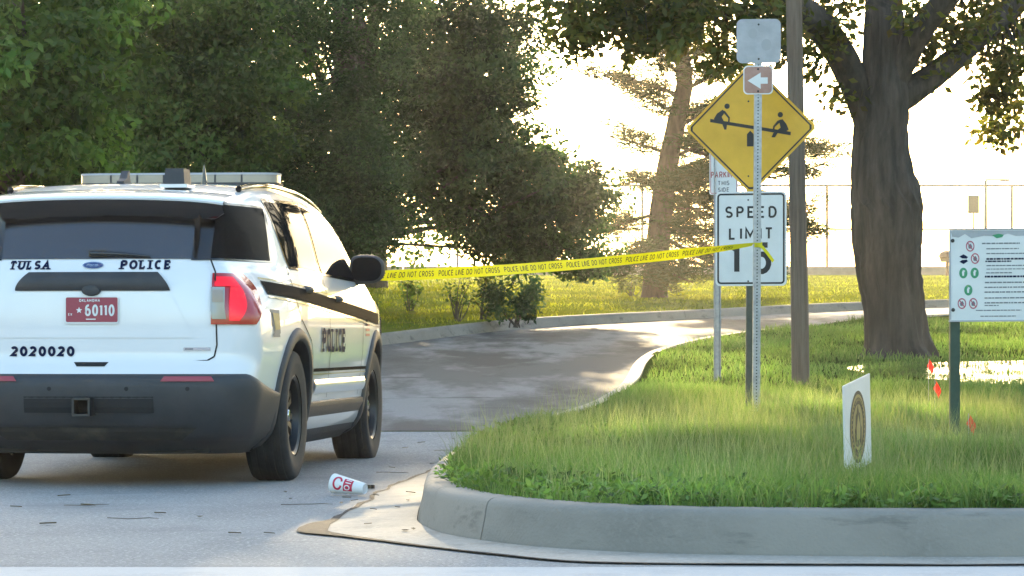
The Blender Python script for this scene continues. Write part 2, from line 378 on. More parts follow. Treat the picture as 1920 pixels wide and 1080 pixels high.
# kerbs: swept sections with open joints
def sweep_kerb(P, N, prof, parent, a, b, gap=.010):
    idx = range(a, b+1); V = []; m = len(prof)
    for q, i in enumerate(idx):
        p = P[i].copy(); t = np.array([-N[i][1], N[i][0]])
        if q == 0: p = p - t*gap*(1 if np.dot(P[min(i+1, len(P)-1)]-P[i], -t) > 0 else -1)
        hz = np.interp(p[1], [20, 26], [1.0, .78]); z0 = tz(p[1])
        V += [(p[0]+N[i][0]*o, p[1]+N[i][1]*o, z0 + z*hz) for o, z in prof]
    n = b-a+1
    Fc = [(k*m+j, k*m+j+1, (k+1)*m+j+1, (k+1)*m+j) for k in range(n-1) for j in range(m-1)]
    Fc += [tuple(range(m)), tuple((n-1)*m+j for j in range(m))[::-1]]
    mb = MB(); mb.add(V, Fc); return obj('kerb_section', mb, M['gutter' if P is KP and P[a][1] > 19 else 'kerb'], parent, 50)
KPROF = [(-.01,-.05),(0,0),(.022,.10),(.030,.150),(.036,.168),(.048,.180),(.064,.187),(.10,.190),(.17,.190),(.17,-.05)]
kerb = bpy.data.objects.new('kerb', None); C.objects.link(kerb); struct(kerb)
d = np.concatenate([[0], np.cumsum(np.linalg.norm(np.diff(KP, axis=0), axis=1))])
jx = int(np.argmin(np.abs(KP[:, 0]+.10) + np.abs(KP[:, 1]-12.5)*.5))
cuts = [0] + [int(np.argmin(np.abs(d - (d[jx]-3.05*k)))) for k in range(13, 0, -1)] + [jx] + [int(np.argmin(np.abs(d-(d[jx]+3.05*k)))) for k in range(1, 22)] + [len(KP)-1]
cuts = sorted(set(cuts))
for a, b in zip(cuts[:-1], cuts[1:]):
    if b > a: sweep_kerb(KP, KN, KPROF, kerb, a, b)
fkerb = bpy.data.objects.new('far_kerb', None); C.objects.link(fkerb); struct(fkerb)
st = list(range(0, len(FP), 8)) + [len(FP)-1]
for a, b in zip(st[:-1], st[1:]):
    if b > a: sweep_kerb(FP, FN_, KPROF, fkerb, a, b)
# gutter pan round the corner
GO = [(45,11.36),(6,11.38),(1.2,11.40),(.34,11.52),(-.126,12.05),(-.5,12.75),(-.80,13.45),(-.79,14.4),(-.74,16.2),(-.56,19.0),(-.40,21.0),(-.12,23.2),(.12,24.3)]
NG = 480; GI = [p for p in KP if p[1] < 24.5]; GI = resample(GI, NG+1); GOr = resample(GO, NG+1)
rg = np.random.default_rng(4); cn = normals(GOr)
jag = np.interp(np.arange(NG+1), np.arange(0, NG+1, 3), rg.normal(size=NG//3+1)*.012); near = (GOr[:, 0] < 3)
GOr = GOr - cn*(jag*np.interp(GOr[:, 0], [1.5, 3], [1, .2]))[:, None]
mb = MB(); mb.patch(lambda u, v: (*(GI[int(round(u*NG))]*(1-v) + GOr[int(round(u*NG))]*v), .006 + .012*(1-v) + tz(GI[int(round(u*NG))][1])), NG, 4)
struct(obj('gutter_pan', mb, M['gutter'], smooth=60))
dc_ = np.hypot(GOr[:, 0]+.80, (GOr[:, 1]-13.5)*.55)
wob = (.014+.022*np.interp(np.arange(NG+1), np.arange(0, NG+1, 2), rg.random(NG//2+1)))*np.interp(GOr[:, 0], [.4, 2, 4], [1, .6, .4]) + .15*np.exp(-(dc_/.28)**2)*(.5+.8*np.interp(np.arange(NG+1), np.arange(0, NG+1, 2), rg.random(NG//2+1)))
mb = MB(); mb.patch(lambda u, v: (*(GOr[int(round(u*NG))] - cn[int(round(u*NG))]*(v*wob[int(round(u*NG))] - .006)), .0085+tz(GOr[int(round(u*NG))][1])), NG, 1)
struct(obj('tar_joint', mb, M['tar']))

def leaves_np(cent, rad, per, size, rng, aspect=.5, droop=.35, flat=1.0):
    """cent (n,3), rad (n,3): leaf-sized rhombs scattered through each clump"""
    n = len(cent)*per; c = np.repeat(cent, per, 0); r = np.repeat(rad, per, 0)
    d = rng.normal(size=(n, 3)); d /= np.linalg.norm(d, axis=1)[:, None]; q = rng.random(n)**.45
    p = c + d*r*q[:, None]
    t = rng.normal(size=(n, 3)); t[:, 2] = t[:, 2]*.7*flat - droop; t /= np.linalg.norm(t, axis=1)[:, None]
    u = rng.normal(size=(n, 3)); s = np.cross(t, u); s /= np.linalg.norm(s, axis=1)[:, None]
    L = size*(.65+.7*rng.random(n)); w = L*aspect*(.8+.4*rng.random(n))
    V = np.stack([p, p+t*(L*.45)[:, None]+s*(w*.5)[:, None], p+t*L[:, None], p+t*(L*.45)[:, None]-s*(w*.5)[:, None]], 1).reshape(-1, 3)
    return V
def quads(n): return (np.arange(n)[:, None]*4+np.arange(4)[None, :])
# ------------------------------------------------------------------ grass
def blades(pos, h, w, lean, rng, base_z):
    n = len(pos); a = rng.random(n)*2*np.pi; b = rng.random(n)*2*np.pi
    s = np.stack([np.cos(a), np.sin(a), np.zeros(n)], 1)*(w/2)[:, None]
    l = np.stack([np.cos(b), np.sin(b), np.zeros(n)], 1)*(h*lean)[:, None]
    p = np.stack([pos[:, 0], pos[:, 1], base_z], 1)
    mid = p + l*.35 + np.array([0, 0, 1])*(h*.55)[:, None]; tip = p + l + np.array([0, 0, 1])*(h*np.sqrt(np.clip(1-lean**2*.6, .1, 1)))[:, None]
    V = np.stack([p-s, p+s, mid+s*.8, mid-s*.8, tip], 1).reshape(-1, 3)
    k = np.arange(n)[:, None]*5
    return V, k+np.array([[0,1,2,3]]), k+np.array([[3,2,4]])
def patchy(x, y): return .5+.25*np.sin(x*2.1+y*.9)+.25*np.sin(x*.8-y*1.7+1.3)
def grass(name, n, xr, yr, hr, wr, m, seed, leftlim, zf, lab, lean=(.2,.9), excl=None):
    rng = np.random.default_rng(seed)
    y = yr[0] + (yr[1]-yr[0])*rng.random(n); x = xr[0] + (xr[1]-xr[0])*rng.random(n)
    x = x*(y/yr[1])*1.0 if xr[1] > 6 and yr[0] < 15 else x
    ok = x > leftlim(y)
    if excl is not None: ok &= ~excl(x, y)
    x, y = x[ok], y[ok]; n = len(x)
    h = (hr[0]+(hr[1]-hr[0])*rng.random(n)**1.5)*(.6+.8*patchy(x, y)); w = wr[0]+(wr[1]-wr[0])*rng.random(n)
    lean_ = lean[0]+(lean[1]-lean[0])*rng.random(n)
    V, Q, T = blades(np.stack([x, y], 1), h, w, lean_, rng, zf(x, y)-.012)
    tn = np.clip(.15+.7*(.5+.5*np.sin(x*1.7+.6*np.sin(y*1.1))*np.cos(y*.9+.8*np.sin(x*2.3))) + rng.normal(size=n)*.12, 0, 1)
    return tag(obj_np(name, V, Q, m, tris=T, tone=np.repeat(tn, 5)), lab, 'grass', kind='stuff')
PUD = (6.0, 31.0, 2.25, 2.2)
def in_pud(x, y): return ((x-PUD[0])/PUD[2])**2 + ((y-PUD[1])/PUD[3])**2 < 1.0 + .25*np.sin(x*5)+.2*np.sin(y*7)
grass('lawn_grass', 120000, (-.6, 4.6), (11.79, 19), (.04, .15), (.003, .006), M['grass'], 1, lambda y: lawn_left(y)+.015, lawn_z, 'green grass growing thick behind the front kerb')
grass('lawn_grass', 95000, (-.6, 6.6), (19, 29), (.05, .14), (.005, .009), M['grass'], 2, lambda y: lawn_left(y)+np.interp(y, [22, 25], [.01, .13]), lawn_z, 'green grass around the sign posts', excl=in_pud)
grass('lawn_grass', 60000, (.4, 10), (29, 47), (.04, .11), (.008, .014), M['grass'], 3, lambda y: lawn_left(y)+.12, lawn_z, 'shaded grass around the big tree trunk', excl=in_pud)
grass('grass_seed_stalks', 26000, (-.6, 5.6), (12.6, 26), (.14, .32), (.0015, .003), M['stalk'], 5, lambda y: lawn_left(y)+np.interp(y, [20, 24], [.03, .35]), lawn_z, 'thin pale seed stalks above the lawn', lean=(.1, .5), excl=in_pud)
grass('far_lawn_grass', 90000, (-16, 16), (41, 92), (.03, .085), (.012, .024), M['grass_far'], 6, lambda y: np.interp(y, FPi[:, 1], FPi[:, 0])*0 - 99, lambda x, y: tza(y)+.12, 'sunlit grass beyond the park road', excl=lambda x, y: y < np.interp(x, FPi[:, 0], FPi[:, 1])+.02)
grass('puddle_grass', 30000, (3.4, 7), (28, 34.5), (.05, .12), (.005, .009), M['grass'], 8, lambda y: y*0, lawn_z, 'sparse grass tufts standing in the puddle', excl=lambda x, y: ~in_pud(x, y) | (np.sin(x*3+1.3*np.sin(y*2))*np.sin(y*5+x) < .05))
def weeds(n, seed):      # broad-leaved weeds crowding the kerb
    rng = np.random.default_rng(seed); t = rng.random(n); i = (t*(len(KP)-1)).astype(int)
    sel = (KP[i][:, 0] < 4.2) & (KP[i][:, 1] < 22); i = i[sel]; off = .19+.9*rng.random(len(i))**1.6
    p = KP[i]+KN[i]*off[:, None] + rng.normal(size=(len(i), 2))*.04; c = np.stack([p[:, 0], p[:, 1], lawn_z(p[:, 0], p[:, 1])+.035], 1)
    V = leaves_np(c, np.full((len(c), 3), .05)*np.array([1.3, 1.3, .8]), 18, .036, rng, .42, -.35)
    tag(obj_np('kerb_weeds', V, quads(len(V)//4), M['weed'], tone=np.repeat(rng.random(len(c)), 18*4)), 'low broad-leaved weeds crowding the top of the kerb', 'weeds', kind='stuff')
weeds(9000, 14)
# water lying on the lawn
mb = MB(); pts = [(PUD[0]+PUD[2]*1.12*math.cos(a)*(1+.1*math.sin(3*a)), PUD[1]+PUD[3]*1.08*math.sin(a)*(1+.08*math.sin(5*a+1))) for a in np.linspace(0, 2*math.pi, 48, endpoint=False)]
zl = lambda Y: float(lawn_z(5.5, 29.0)) - .004 + .0455*(Y-29.0)
mb.poly(pts, lambda x, y: (x, y, zl(y)+.012)); struct(obj('puddle', mb, M['water']))

# ------------------------------------------------------------------ stroke lettering
def arc(cx, cy, rx, ry, a0, a1, n=9): return [(cx+rx*math.cos(R(a0+(a1-a0)*k/n)), cy+ry*math.sin(R(a0+(a1-a0)*k/n))) for k in range(n+1)]
G = {
 'A': (.74, [[(0,0),(.5,1),(1,0)], [(.2,.36),(.8,.36)]], [(0,0),(1,0)]),
 'C': (.70, [arc(.5,.5,.5,.5,50,310,14)], []),
 'D': (.70, [[(0,0),(0,1)], [(0,1)]+arc(.45,.5,.55,.5,90,-90,10)+[(0,0)]], []),
 'E': (.60, [[(1,1),(0,1),(0,0),(1,0)], [(0,.52),(.82,.52)]], []),
 'F': (.58, [[(1,1),(0,1),(0,0)], [(0,.52),(.8,.52)]], [(0,0)]),
 'G': (.72, [arc(.5,.5,.5,.5,50,340,14)+[(.97,.45),(.6,.45)]], []),
 'H': (.70, [[(0,0),(0,1)], [(1,0),(1,1)], [(0,.5),(1,.5)]], [(0,0),(0,1),(1,0),(1,1)]),
 'I': (.06, [[(.5,0),(.5,1)]], [(.5,0),(.5,1)]),
 'K': (.68, [[(0,0),(0,1)], [(1,1),(0,.42)], [(.35,.62),(1,0)]], [(0,0),(0,1),(1,0)]),
 'L': (.56, [[(0,1),(0,0),(1,0)]], [(0,1)]),
 'M': (.84, [[(0,0),(0,1),(.5,.25),(1,1),(1,0)]], [(0,0),(1,0)]),
 'N': (.70, [[(0,0),(0,1),(1,0),(1,1)]], [(0,0),(1,1)]),
 'O': (.76, [arc(.5,.5,.5,.5,0,360,20)], []),
 'P': (.64, [[(0,0),(0,1)], [(0,1)]+arc(.55,.74,.45,.26,90,-90,8)+[(0,.48)]], [(0,0)]),
 'R': (.68, [[(0,0),(0,1)], [(0,1)]+arc(.55,.74,.45,.26,90,-90,8)+[(0,.48)], [(.45,.48),(1,0)]], [(0,0),(1,0)]),
 'S': (.66, [arc(.5,.745,.46,.255,35,270,10)+arc(.5,.255,.5,.235,90,-145,10)[1:]], []),
 'T': (.68, [[(0,1),(1,1)], [(.5,1),(.5,0)]], [(.5,0)]),
 'U': (.70, [[(0,1),(0,.35)]+arc(.5,.35,.5,.35,180,360,10)+[(1,1)]], [(0,1),(1,1)]),
 'X': (.70, [[(0,0),(1,1)], [(0,1),(1,0)]], []),
 '0': (.62, [arc(.5,.5,.5,.5,0,360,20)], []),
 '1': (.34, [[(.75,1),(.75,0)], [(0,.80),(.55,.97)]], []),
 '2': (.62, [arc(.5,.72,.48,.28,160,-25,9)+[(0,0),(1,0)]], []),
 '5': (.62, [[(.9,1),(.15,1),(.08,.56)]+arc(.47,.33,.5,.33,125,-150,12)], []),
 '6': (.62, [arc(.62,.62,.58,.38,75,180,6)+arc(.5,.31,.5,.31,180,-180,16)], []),
}
def stroke(mb, pts, hw, fn, lift):
    P = [Vector(p) for p in pts]; closed = (P[0]-P[-1]).length < 1e-4
    if closed: P = P[:-1]
    n = len(P); L = []; Rr = []
    for i in range(n):
        a = P[i-1] if (i > 0 or closed) else None; b = P[(i+1) % n] if (i < n-1 or closed) else None
        t1 = (P[i]-a).normalized() if a is not None else None; t2 = (b-P[i]).normalized() if b is not None else None
        t = (t1+t2) if (t1 is not None and t2 is not None) else (t1 or t2)
        if t.length < 1e-6: t = t2
        t.normalize(); nn = Vector((-t.y, t.x)); k = 1.0
        if t1 is not None and t2 is not None: k = 1/max(.45, nn.dot(Vector((-t1.y, t1.x))))
        L.append(P[i]+nn*hw*k); Rr.append(P[i]-nn*hw*k)
    V = [fn(p.x, p.y, lift) for p in L] + [fn(p.x, p.y, lift) for p in Rr]
    m = n if closed else n-1
    mb.add(V, [(i, (i+1) % n, n+(i+1) % n, n+i) for i in range(m)])
def text(mb, s, h, sw, fn, x0=0.0, y0=0.0, track=.22, serif=False, center=False, wide=1.0, slant=0.0):
    """fn(u, v, lift) places the lettering; h letter height, sw stroke width"""
    def run(draw):
        x = x0
        for ch in s:
            if ch == ' ': x += h*.5*wide; continue
            wd, st, sf = G[ch]; w = wd*h*wide
            if serif and ch == 'I': w = sw*2.3
            if draw:
                iw, ih = max(w-sw, 0), h-sw; k = 0
                mp = lambda p: (x+sw/2+p[0]*iw+ox + slant*p[1]*h, y0+sw/2+p[1]*ih)
                for pl in st:
                    stroke(mb, [mp(p) for p in pl], sw/2, fn, .0003*k); k += 1
                if serif:
                    for p in sf:
                        q = mp(p); q = (q[0], q[1]+(-.5 if p[1] == 1 else .5)*0)
                        stroke(mb, [(q[0]-sw*1.15, q[1]+(.12*sw if p[1] else -.12*sw)), (q[0]+sw*1.15, q[1]+(.12*sw if p[1] else -.12*sw))], sw*.27, fn, .0003*k); k += 1
                    if ch in 'TE': 
                        for xe in ((0, 1) if ch == 'T' else (1,)):
                            q = mp((xe, 1)); stroke(mb, [q, (q[0], q[1]-.22*h)], sw*.3, fn, .0003*k); k += 1
                    if ch in 'LE': q = mp((1, 0)); stroke(mb, [q, (q[0], q[1]+.24*h)], sw*.3, fn, .0003*k); k += 1
            x += w + track*h
        return x - track*h - x0
    ox = 0.0
    wtot = run(False)
    if center: ox = -wtot/2
    run(True); return wtot

# ------------------------------------------------------------------ police vehicle
base_w = hermite([.18,.26,.34,.48,.62,.80,.95,1.08,1.16,1.22,1.27,1.30,1.45,1.60,1.70,1.85], [.80,.90,.945,.97,.985,1.0,.998,.985,.968,.945,.925,.915,.878,.83,.78,.70])
xr_z = hermite([.18,.26,.34,.48,.60,.66,.72,.90,1.05,1.15,1.24,1.29,1.60,1.68,1.85], [-.72,-.92,-1.0,-1.045,-1.05,-1.02,-.985,-.99,-.985,-.975,-.945,-.92,-.735,-.68,-.60])
xf_z = hermite([.18,.30,.45,.70,.90,1.02,1.12,1.2,1.9], [3.72,3.93,4.02,4.03,4.0,3.93,3.7,3.5,3.3])
roof = hermite([-.72,-.4,.1,.7,1.3,1.75,2.05,2.35,2.65,2.95,3.1,3.5,3.9,4.05], [1.655,1.715,1.765,1.785,1.78,1.745,1.67,1.52,1.345,1.185,1.15,1.11,1.03,.98])
edge_drop = hermite([-.7,0,2.0,2.9,3.1,4.05], [.06,.085,.085,.07,.06,.07])
ktap = hermite([.3,.95,1.1,1.27,1.6,1.8], [.07,.08,.13,.225,.22,.2])
rcor = hermite([.3,.65,1.1,1.3,1.7], [.20,.20,.17,.10,.08])
def side_y(x, z):
    w = base_w(z)
    if x < .45: w -= ktap(z)*((.45-x)/1.3)**2
    if x > 2.7: w -= .13*((x-2.7)/1.3)**2
    r = rcor(z); t = x - xr_z(z)
    if t < r: t = max(t, 0); w -= r*(1-math.sqrt(max(0, 1-((r-t)/r)**2)))
    r = .32; t = xf_z(z) - x
    if t < r: t = max(t, 0); w -= r*(1-math.sqrt(max(0, 1-((r-t)/r)**2)))
    return w
def ymax(z): return side_y(xr_z(z), z)
def rear_x(y, z): return xr_z(z) - .055*(1-min(1, (y/ymax(z))**2))
CX0, CY0, CPSI = -2.247, 18.54, R(6.2)
car = thing('police_car', 'white police sport utility vehicle with roof light bar parked across the park road', 'police car', (CX0, CY0, 0), R(90)-CPSI)
RIGHT, LEFT = -1, 1
def sideP(x, z, sg, off=.0): return (x, sg*(side_y(x, z)+off), z)
def rearP(y, z, off=.0): return (rear_x(y, z)-off, y, z)
def aroundP(q, z, sg, off=.0):
    if q <= 1:
        y = q*ymax(z); k = max(0, (q-.7)/.3)
        return (rear_x(y, z)-off, sg*(y+off*k), z)
    x = xr_z(z)+(q-1)**2; return (x - off*max(0, 1-(q-1)/.35), sg*(side_y(x, z)+off), z)

zl_ = [.18,.20,.22,.25,.28,.32,.36,.41,.46,.51,.56,.60,.64,.68,.72,.77,.82,.86,.90,.94,.98,1.02,1.06,1.10,1.14,1.17,1.20]
Xk = [-1.0+.9*(k/24)**1.4 for k in range(25)] + list(np.arange(-.06, 3.03, .04)) + [3.05+.98*(1-(1-k/24)**1.4) for k in range(25)]
loops = []
for X in Xk:
    T = roof(X) if X > -.72 else roof(-.72); E = T-edge_drop(X)
    zb = min(1.25, E-.015); pts = [(0, .18), (.45, .18)]
    lo = [z*min(1, zb/1.25) if z > .64 else z for z in zl_]
    zs = lo + [zb + (E-zb)*k/6 for k in range(7)]
    wr = max(0, 1-(X+1)/.9)**1.0; wf = max(0, (X-3.05)/.98)
    def px_(z): return X + wr*(xr_z(z)+1.0) + wf*(xf_z(z)-4.03)
    ring_ = [(px_(.18), 0.0, .18), (px_(.18), .5*side_y(px_(.18), .18), .18)]
    for z in zs: x = px_(z); ring_.append((x, side_y(x, z), z))
    we = ring_[-1][1]; dE = T-E
    for f, g in ((.975,.32),(.93,.52),(.82,.72),(.6,.88),(.3,.97),(0,1.0)): ring_.append((px_(E+g*dE), we*f, E+g*dE))
    loops.append(ring_)
m = len(loops[0]); V = []; Fc = []; idx = []
for r_ in loops:
    a = []; b = []
    for i, (x, y, z) in enumerate(r_):
        V.append((x, y, z)); a.append(len(V)-1)
        if y > 1e-6: V.append((x, -y, z)); b.append(len(V)-1)
        else: b.append(a[-1])
    idx.append((a, b))
for k in range(len(loops)-1):
    (a, b), (a2, b2) = idx[k], idx[k+1]
    for i in range(m-1):
        Fc.append((a[i], a[i+1], a2[i+1], a2[i])); Fc.append((b[i+1], b[i], b2[i], b2[i+1]))
def endcap(k, bow, flip):
    a, b = idx[k]; nc = 12; rowv = []
    for i in range(m):
        x, y, z = loops[k][i]
        if y < 1e-6: rowv.append([a[i]]*(nc+1)); continue
        row = [b[i]]
        for c in range(1, nc):
            s = -1+2*c/nc; V.append((x+bow*(1-s*s), s*y, z)); row.append(len(V)-1)
        row.append(a[i]); rowv.append(row)
    for i in range(m-1):
        for c in range(nc):
            q = [rowv[i][c], rowv[i][c+1], rowv[i+1][c+1], rowv[i+1][c]]; q2 = []
            for t in q:
                if t not in q2: q2.append(t)
            if len(q2) > 2: Fc.append(tuple(q2[::-1] if flip else q2))
endcap(0, -.055, True); endcap(len(loops)-1, .10, False)
mb = MB(); mb.add(V, Fc)
body = obj('body', mb, M['paint'], car)
bm = bmesh.new(); bm.from_mesh(body.data); bmesh.ops.recalc_face_normals(bm, faces=bm.faces); bm.to_mesh(body.data); bm.free()
WB, WRAD, WTR = 3.025, .383, .855
bm = bmesh.new(); bm.from_mesh(body.data)      # open the wheel wells
RW = .455
kill = [f for f in bm.faces if any((f.calc_center_median().x-wx)**2 + (f.calc_center_median().z-.40)**2 < RW**2 for wx in (0, WB)) and abs(f.calc_center_median().y) > .6]
bmesh.ops.delete(bm, geom=kill, context='FACES')
for e in bm.edges:
    if e.is_boundary:
        for v in e.verts:
            wx = 0 if v.co.x < 1.5 else WB
            dx, dz = v.co.x-wx, v.co.z-.40; d_ = math.hypot(dx, dz)
            if abs(v.co.y) > .5 and d_ < .6 and v.co.z > .2: v.co.x = wx+dx/d_*RW; v.co.z = .40+dz/d_*RW
body.data.materials.append(M['plastic'])
for f in bm.faces:
    if f.calc_center_median().z < .27: f.material_index = 1
bm.to_mesh(body.data); bm.free()
body.data.name = 'body'; body.data.shade_smooth(); body.data.set_sharp_from_angle(angle=R(38))
# dark tub inside the wheel wells, exhaust, axle
mb = MB(); mb.box((1.5, 0, .52), (4.6, 1.24, .66)); obj('underbody', mb, M['under'], car)
for y_ in (-.55, .5):
    mb = MB(); mb.tube([(-.80, y_, .27), (-.2, y_, .27), (0, y_*.85, .30)], .075, 12, sq=.7); obj('exhaust', mb, M['under'], car, 60)
for wx in (0, WB):
    mb = MB(); mb.tube([(wx, -.75, .36), (wx, .75, .36)], .05, 10); obj('axle', mb, M['under'], car)
mb = MB(); mb.box((0, 0, .33), (.3, .32, .22)); obj('differential', mb, M['under'], car)

# wheels
def wheel(wx, sg, steer=0):
    e = MB(); c = Vector((wx, sg*WTR, WRAD))
    rot = Matrix.Rotation(steer, 3, 'Z')
    def fn(r, a, h): return c + rot @ Vector((r*math.cos(a), sg*h, r*math.sin(a)))
    e.lathe([(.24,-.115),(.30,-.125),(.345,-.128),(.370,-.118),(.381,-.10),(.383,-.06),(.383,.06),(.381,.10),(.370,.118),(.345,.128),(.30,.125),(.24,.115)], 56, fn)
    t = obj('tyre', e, M['rubber'], car, 40); t.name = 'wheel'
    g = MB()   # tread grooves read as raised ribs
    for h in (-.075, -.028, .028, .075): g.lathe([(.382, h-.017), (.3865, h-.014), (.3865, h+.014), (.382, h+.017)], 56, fn)
    obj('tread', g, M['rubber'], t)
    rm = MB(); rm.lathe([(.245,-.10),(.245,.105),(.232,.112),(.215,.10),(.205,.05),(.20,-.09)], 40, fn)
    rm.lathe([(.001,.055),(.055,.06),(.065,.045),(.075,.02),(.20,.01)], 30, fn)
    for k in range(10):
        a = 2*math.pi*k/10 + (.07 if k % 2 else -.07)
        P = [fn(r, a+w_, h) for r, h in ((.06,.055),(.13,.072),(.215,.06)) for w_ in (-.035/r*.5, .035/r*.5)]
        P2 = [fn(r, a+w_, h-.045) for r, h in ((.06,.055),(.13,.072),(.215,.06)) for w_ in (-.045/r*.5, .045/r*.5)]
        rm.add(P+P2, [(0,1,3,2),(2,3,5,4),(0,2,8,6),(2,4,10,8),(1,7,9,3),(3,9,11,5)])
    obj('rim', rm, M['rim'], t, 40)
    hb = MB(); hb.lathe([(.001,.085),(.032,.083),(.04,.07),(.042,.05)], 20, fn); obj('hub_cap', hb, M['chrome'], t, 40)
    return t
for wx in (0, WB):
    for sg in (RIGHT, LEFT): wheel(wx, sg)

# arch cladding, rocker cladding, bumper
for wx in (0, WB):
    for sg in (RIGHT, LEFT):
        mb = MB()
        def ar(u, v):
            a = R(-24+228*u); lims = ((.425,-.34),(.425,.012),(.44,.022),(.485,.018),(.50,.004),(.50,-.01))
            r, o = lims[int(round(v*5))]; x = wx+r*math.cos(a); z = max(.20, .40+r*math.sin(a)); return sideP(x, z, sg, o)
        mb.patch(ar, 40, 5); obj('arch_cladding', mb, M['plastic'], car, 50)
for sg in (RIGHT, LEFT):
    mb = MB(); mb.patch(lambda u, v: sideP(.47+2.09*u, (.20,.24,.42,.445,.455)[int(round(v*4))], sg, (-.02,.012,.018,.014,-.004)[int(round(v*4))]), 24, 4); obj('rocker_cladding', mb, M['plastic'], car, 50)
    mb = MB(); mb.patch(lambda u, v: sideP(.55+1.95*u, .50+.085*v, sg, .010+.012*math.sin(math.pi*v)), 24, 4); obj('door_moulding', mb, M['paint'], car, 60)
mb = MB()
zt_ = [.205,.235,.27,.31,.38,.44,.50,.56,.60,.625,.637,.638]
of_ = [-.05,-.01,.01,.014,.016,.022,.03,.030,.026,.018,.006,-.01]
def bump(u, v):
    q = (u-.5)*2; sg = RIGHT if q < 0 else LEFT; aq = abs(q); k = int(round(v*(len(zt_)-1)))
    z = zt_[k]; lim = 1+math.sqrt(.58); qq = aq*lim
    zz = z
    if qq > 1.3 and z > .5: zz = z - (qq-1.3)*.24*(z-.5)/.14
    return aroundP(qq, zz, sg, of_[k])
mb.patch(bump, 96, len(zt_)-1); bmp = obj('rear_bumper', mb, M['plastic'], car, 50)
for y0, y1, n_ in ((-.71, -.41, 'r'), (.41, .71, 'l')):
    mb = MB(); mb.patch(lambda u, v: rearP(y0+(y1-y0)*(u+(.04-.08*u)*(1-v)*0) + (.02*(1-2*u))*v, .597+.028*v, .036), 10, 2); obj('reflector', mb, M['plate_red'], bmp)
mb = MB(); mb.patch(lambda u, v: rearP(-.37+.74*u, .42+.12*v, .028+(.002 if .1 < v < .9 else 0)), 16, 4); obj('bumper_recess', mb, M['seam'], bmp)
for y_ in (-.56, -.22, .22, .56):
    mb = MB(); mb.disc(y_, .555, .012, lambda y, z: rearP(y, z, .0335), 16); obj('parking_sensor', mb, M['seam'], bmp)
mb = MB(); mb.patch(lambda u, v: rearP((-1+2*u)*(.50+.10*v), .262+.075*v, .022), 20, 3); obj('bumper_valance', mb, M['under'], bmp)
hx = rear_x(0, .46)
mb = MB()
for a, b in (((-.045,.0),(.012,.09)), ((.045,.0),(.012,.09)), ((0,.045),(.10,.012)), ((0,-.045),(.10,.012))): mb.box((hx-.06, a[0]+.015, .455+a[1]), (.14, b[0], b[1]))
obj('hitch_receiver', mb, M['rim'], bmp)
# tailgate seam and details
def seam_side(pts, sg, wd=.005):
    mb = MB()
    for (x0, z0), (x1, z1) in zip(pts[:-1], pts[1:]):
        L_ = math.hypot(x1-x0, z1-z0); nx, nz = -(z1-z0)/L_*wd, (x1-x0)/L_*wd
        mb.patch(lambda u, v: sideP(x0+(x1-x0)*u+nx*(v-.5)*2, z0+(z1-z0)*u+nz*(v-.5)*2, sg, .0025), 8, 1)
    return obj('panel_gap', mb, M['seam'], car)
def seam_rear(pts, wd=.0045):
    mb = MB()
    for (y0, z0), (y1, z1) in zip(pts[:-1], pts[1:]):
        L_ = math.hypot(y1-y0, z1-z0); ny, nz = -(z1-z0)/L_*wd, (y1-y0)/L_*wd
        mb.patch(lambda u, v: rearP(y0+(y1-y0)*u+ny*(v-.5)*2, z0+(z1-z0)*u+nz*(v-.5)*2, .0025), 8, 1)
    return obj('panel_gap', mb, M['seam'], car)
tg = [(-.655,1.285),(-.69,1.21),(-.70,1.0),(-.705,.80),(-.69,.735),(-.65,.712),(-.5,.706),(0,.703),(.5,.706),(.65,.712),(.69,.735),(.705,.80),(.70,1.0),(.69,1.21),(.655,1.285)]
seam_rear(tg)
mb = MB(); mb.patch(lambda u, v: rearP((-.10+.20*u)*(1-.2*(1-v)), .68+.024*v, .004-.0*v), 8, 3); obj('release_recess', mb, M['seam'], car)
# recessed licence-plate field: slanted creases
mb = MB(); mb.patch(lambda u, v: rearP((-1+2*u)*(.44+.14*(1-v)), .84+.26*v, -.0+.004), 24, 6); obj('tailgate_panel', mb, M['paint'], car, 60)
mb = MB()
def appl(u, v):
    hw = .445-.075*v**1.6; return rearP((-1+2*u)*hw, 1.105+.105*v, .012+.018*math.sin(math.pi*min(1, v*1.0+.0))**.7)
mb.patch(appl, 24, 8); ap = obj('applique', mb, M['plastic'], car, 60)
mb = MB(); mb.lathe([(.001, .03), (.05, .024), (.056, 0)], 20, lambda r, a, h: (rear_x(0, 1.11)-.012-h, r*math.cos(a), 1.105+.55*r*math.sin(a))); obj('camera_pod', mb, M['plastic'], ap, 60)
# rear glass, spoiler
mb = MB()
mb.patch(lambda u, v: rearP((-1+2*u)*(ymax(1.285+.33*v)-.018), 1.285+.33*v, .006), 30, 14); rgl = obj('rear_window', mb, M['rear_glass'], car, 60)
mb = MB(); mb.box((rear_x(.0, 1.315)-.012, -.02, 1.315), (.02, .10, .035)); 
mb.tube([(rear_x(.05,1.31)-.022, .02, 1.315), (rear_x(.2,1.315)-.022, -.14, 1.312), (rear_x(.3,1.30)-.016, -.32, 1.298)], [.016,.013,.007], 8); obj('rear_wiper', mb, M['gloss_black'], rgl, 60)
mb = MB()
def spo(u, v):
    s = -1+2*u; hw = .715; y = s*hw
    prof = [(-.60,1.672),(-.72,1.658),(-.84,1.640),(-.905,1.622),(-.92,1.610),(-.915,1.600)]
    k = int(round(v*5)); x, z = prof[k]; cv = .06*s*s; return (x+cv*.8, y*(1-.0*v), z+.022*(1-s*s) - .012*abs(s)**6)
mb.patch(spo, 30, 5); obj('spoiler', mb, M['paint'], car, 60)
mb = MB()
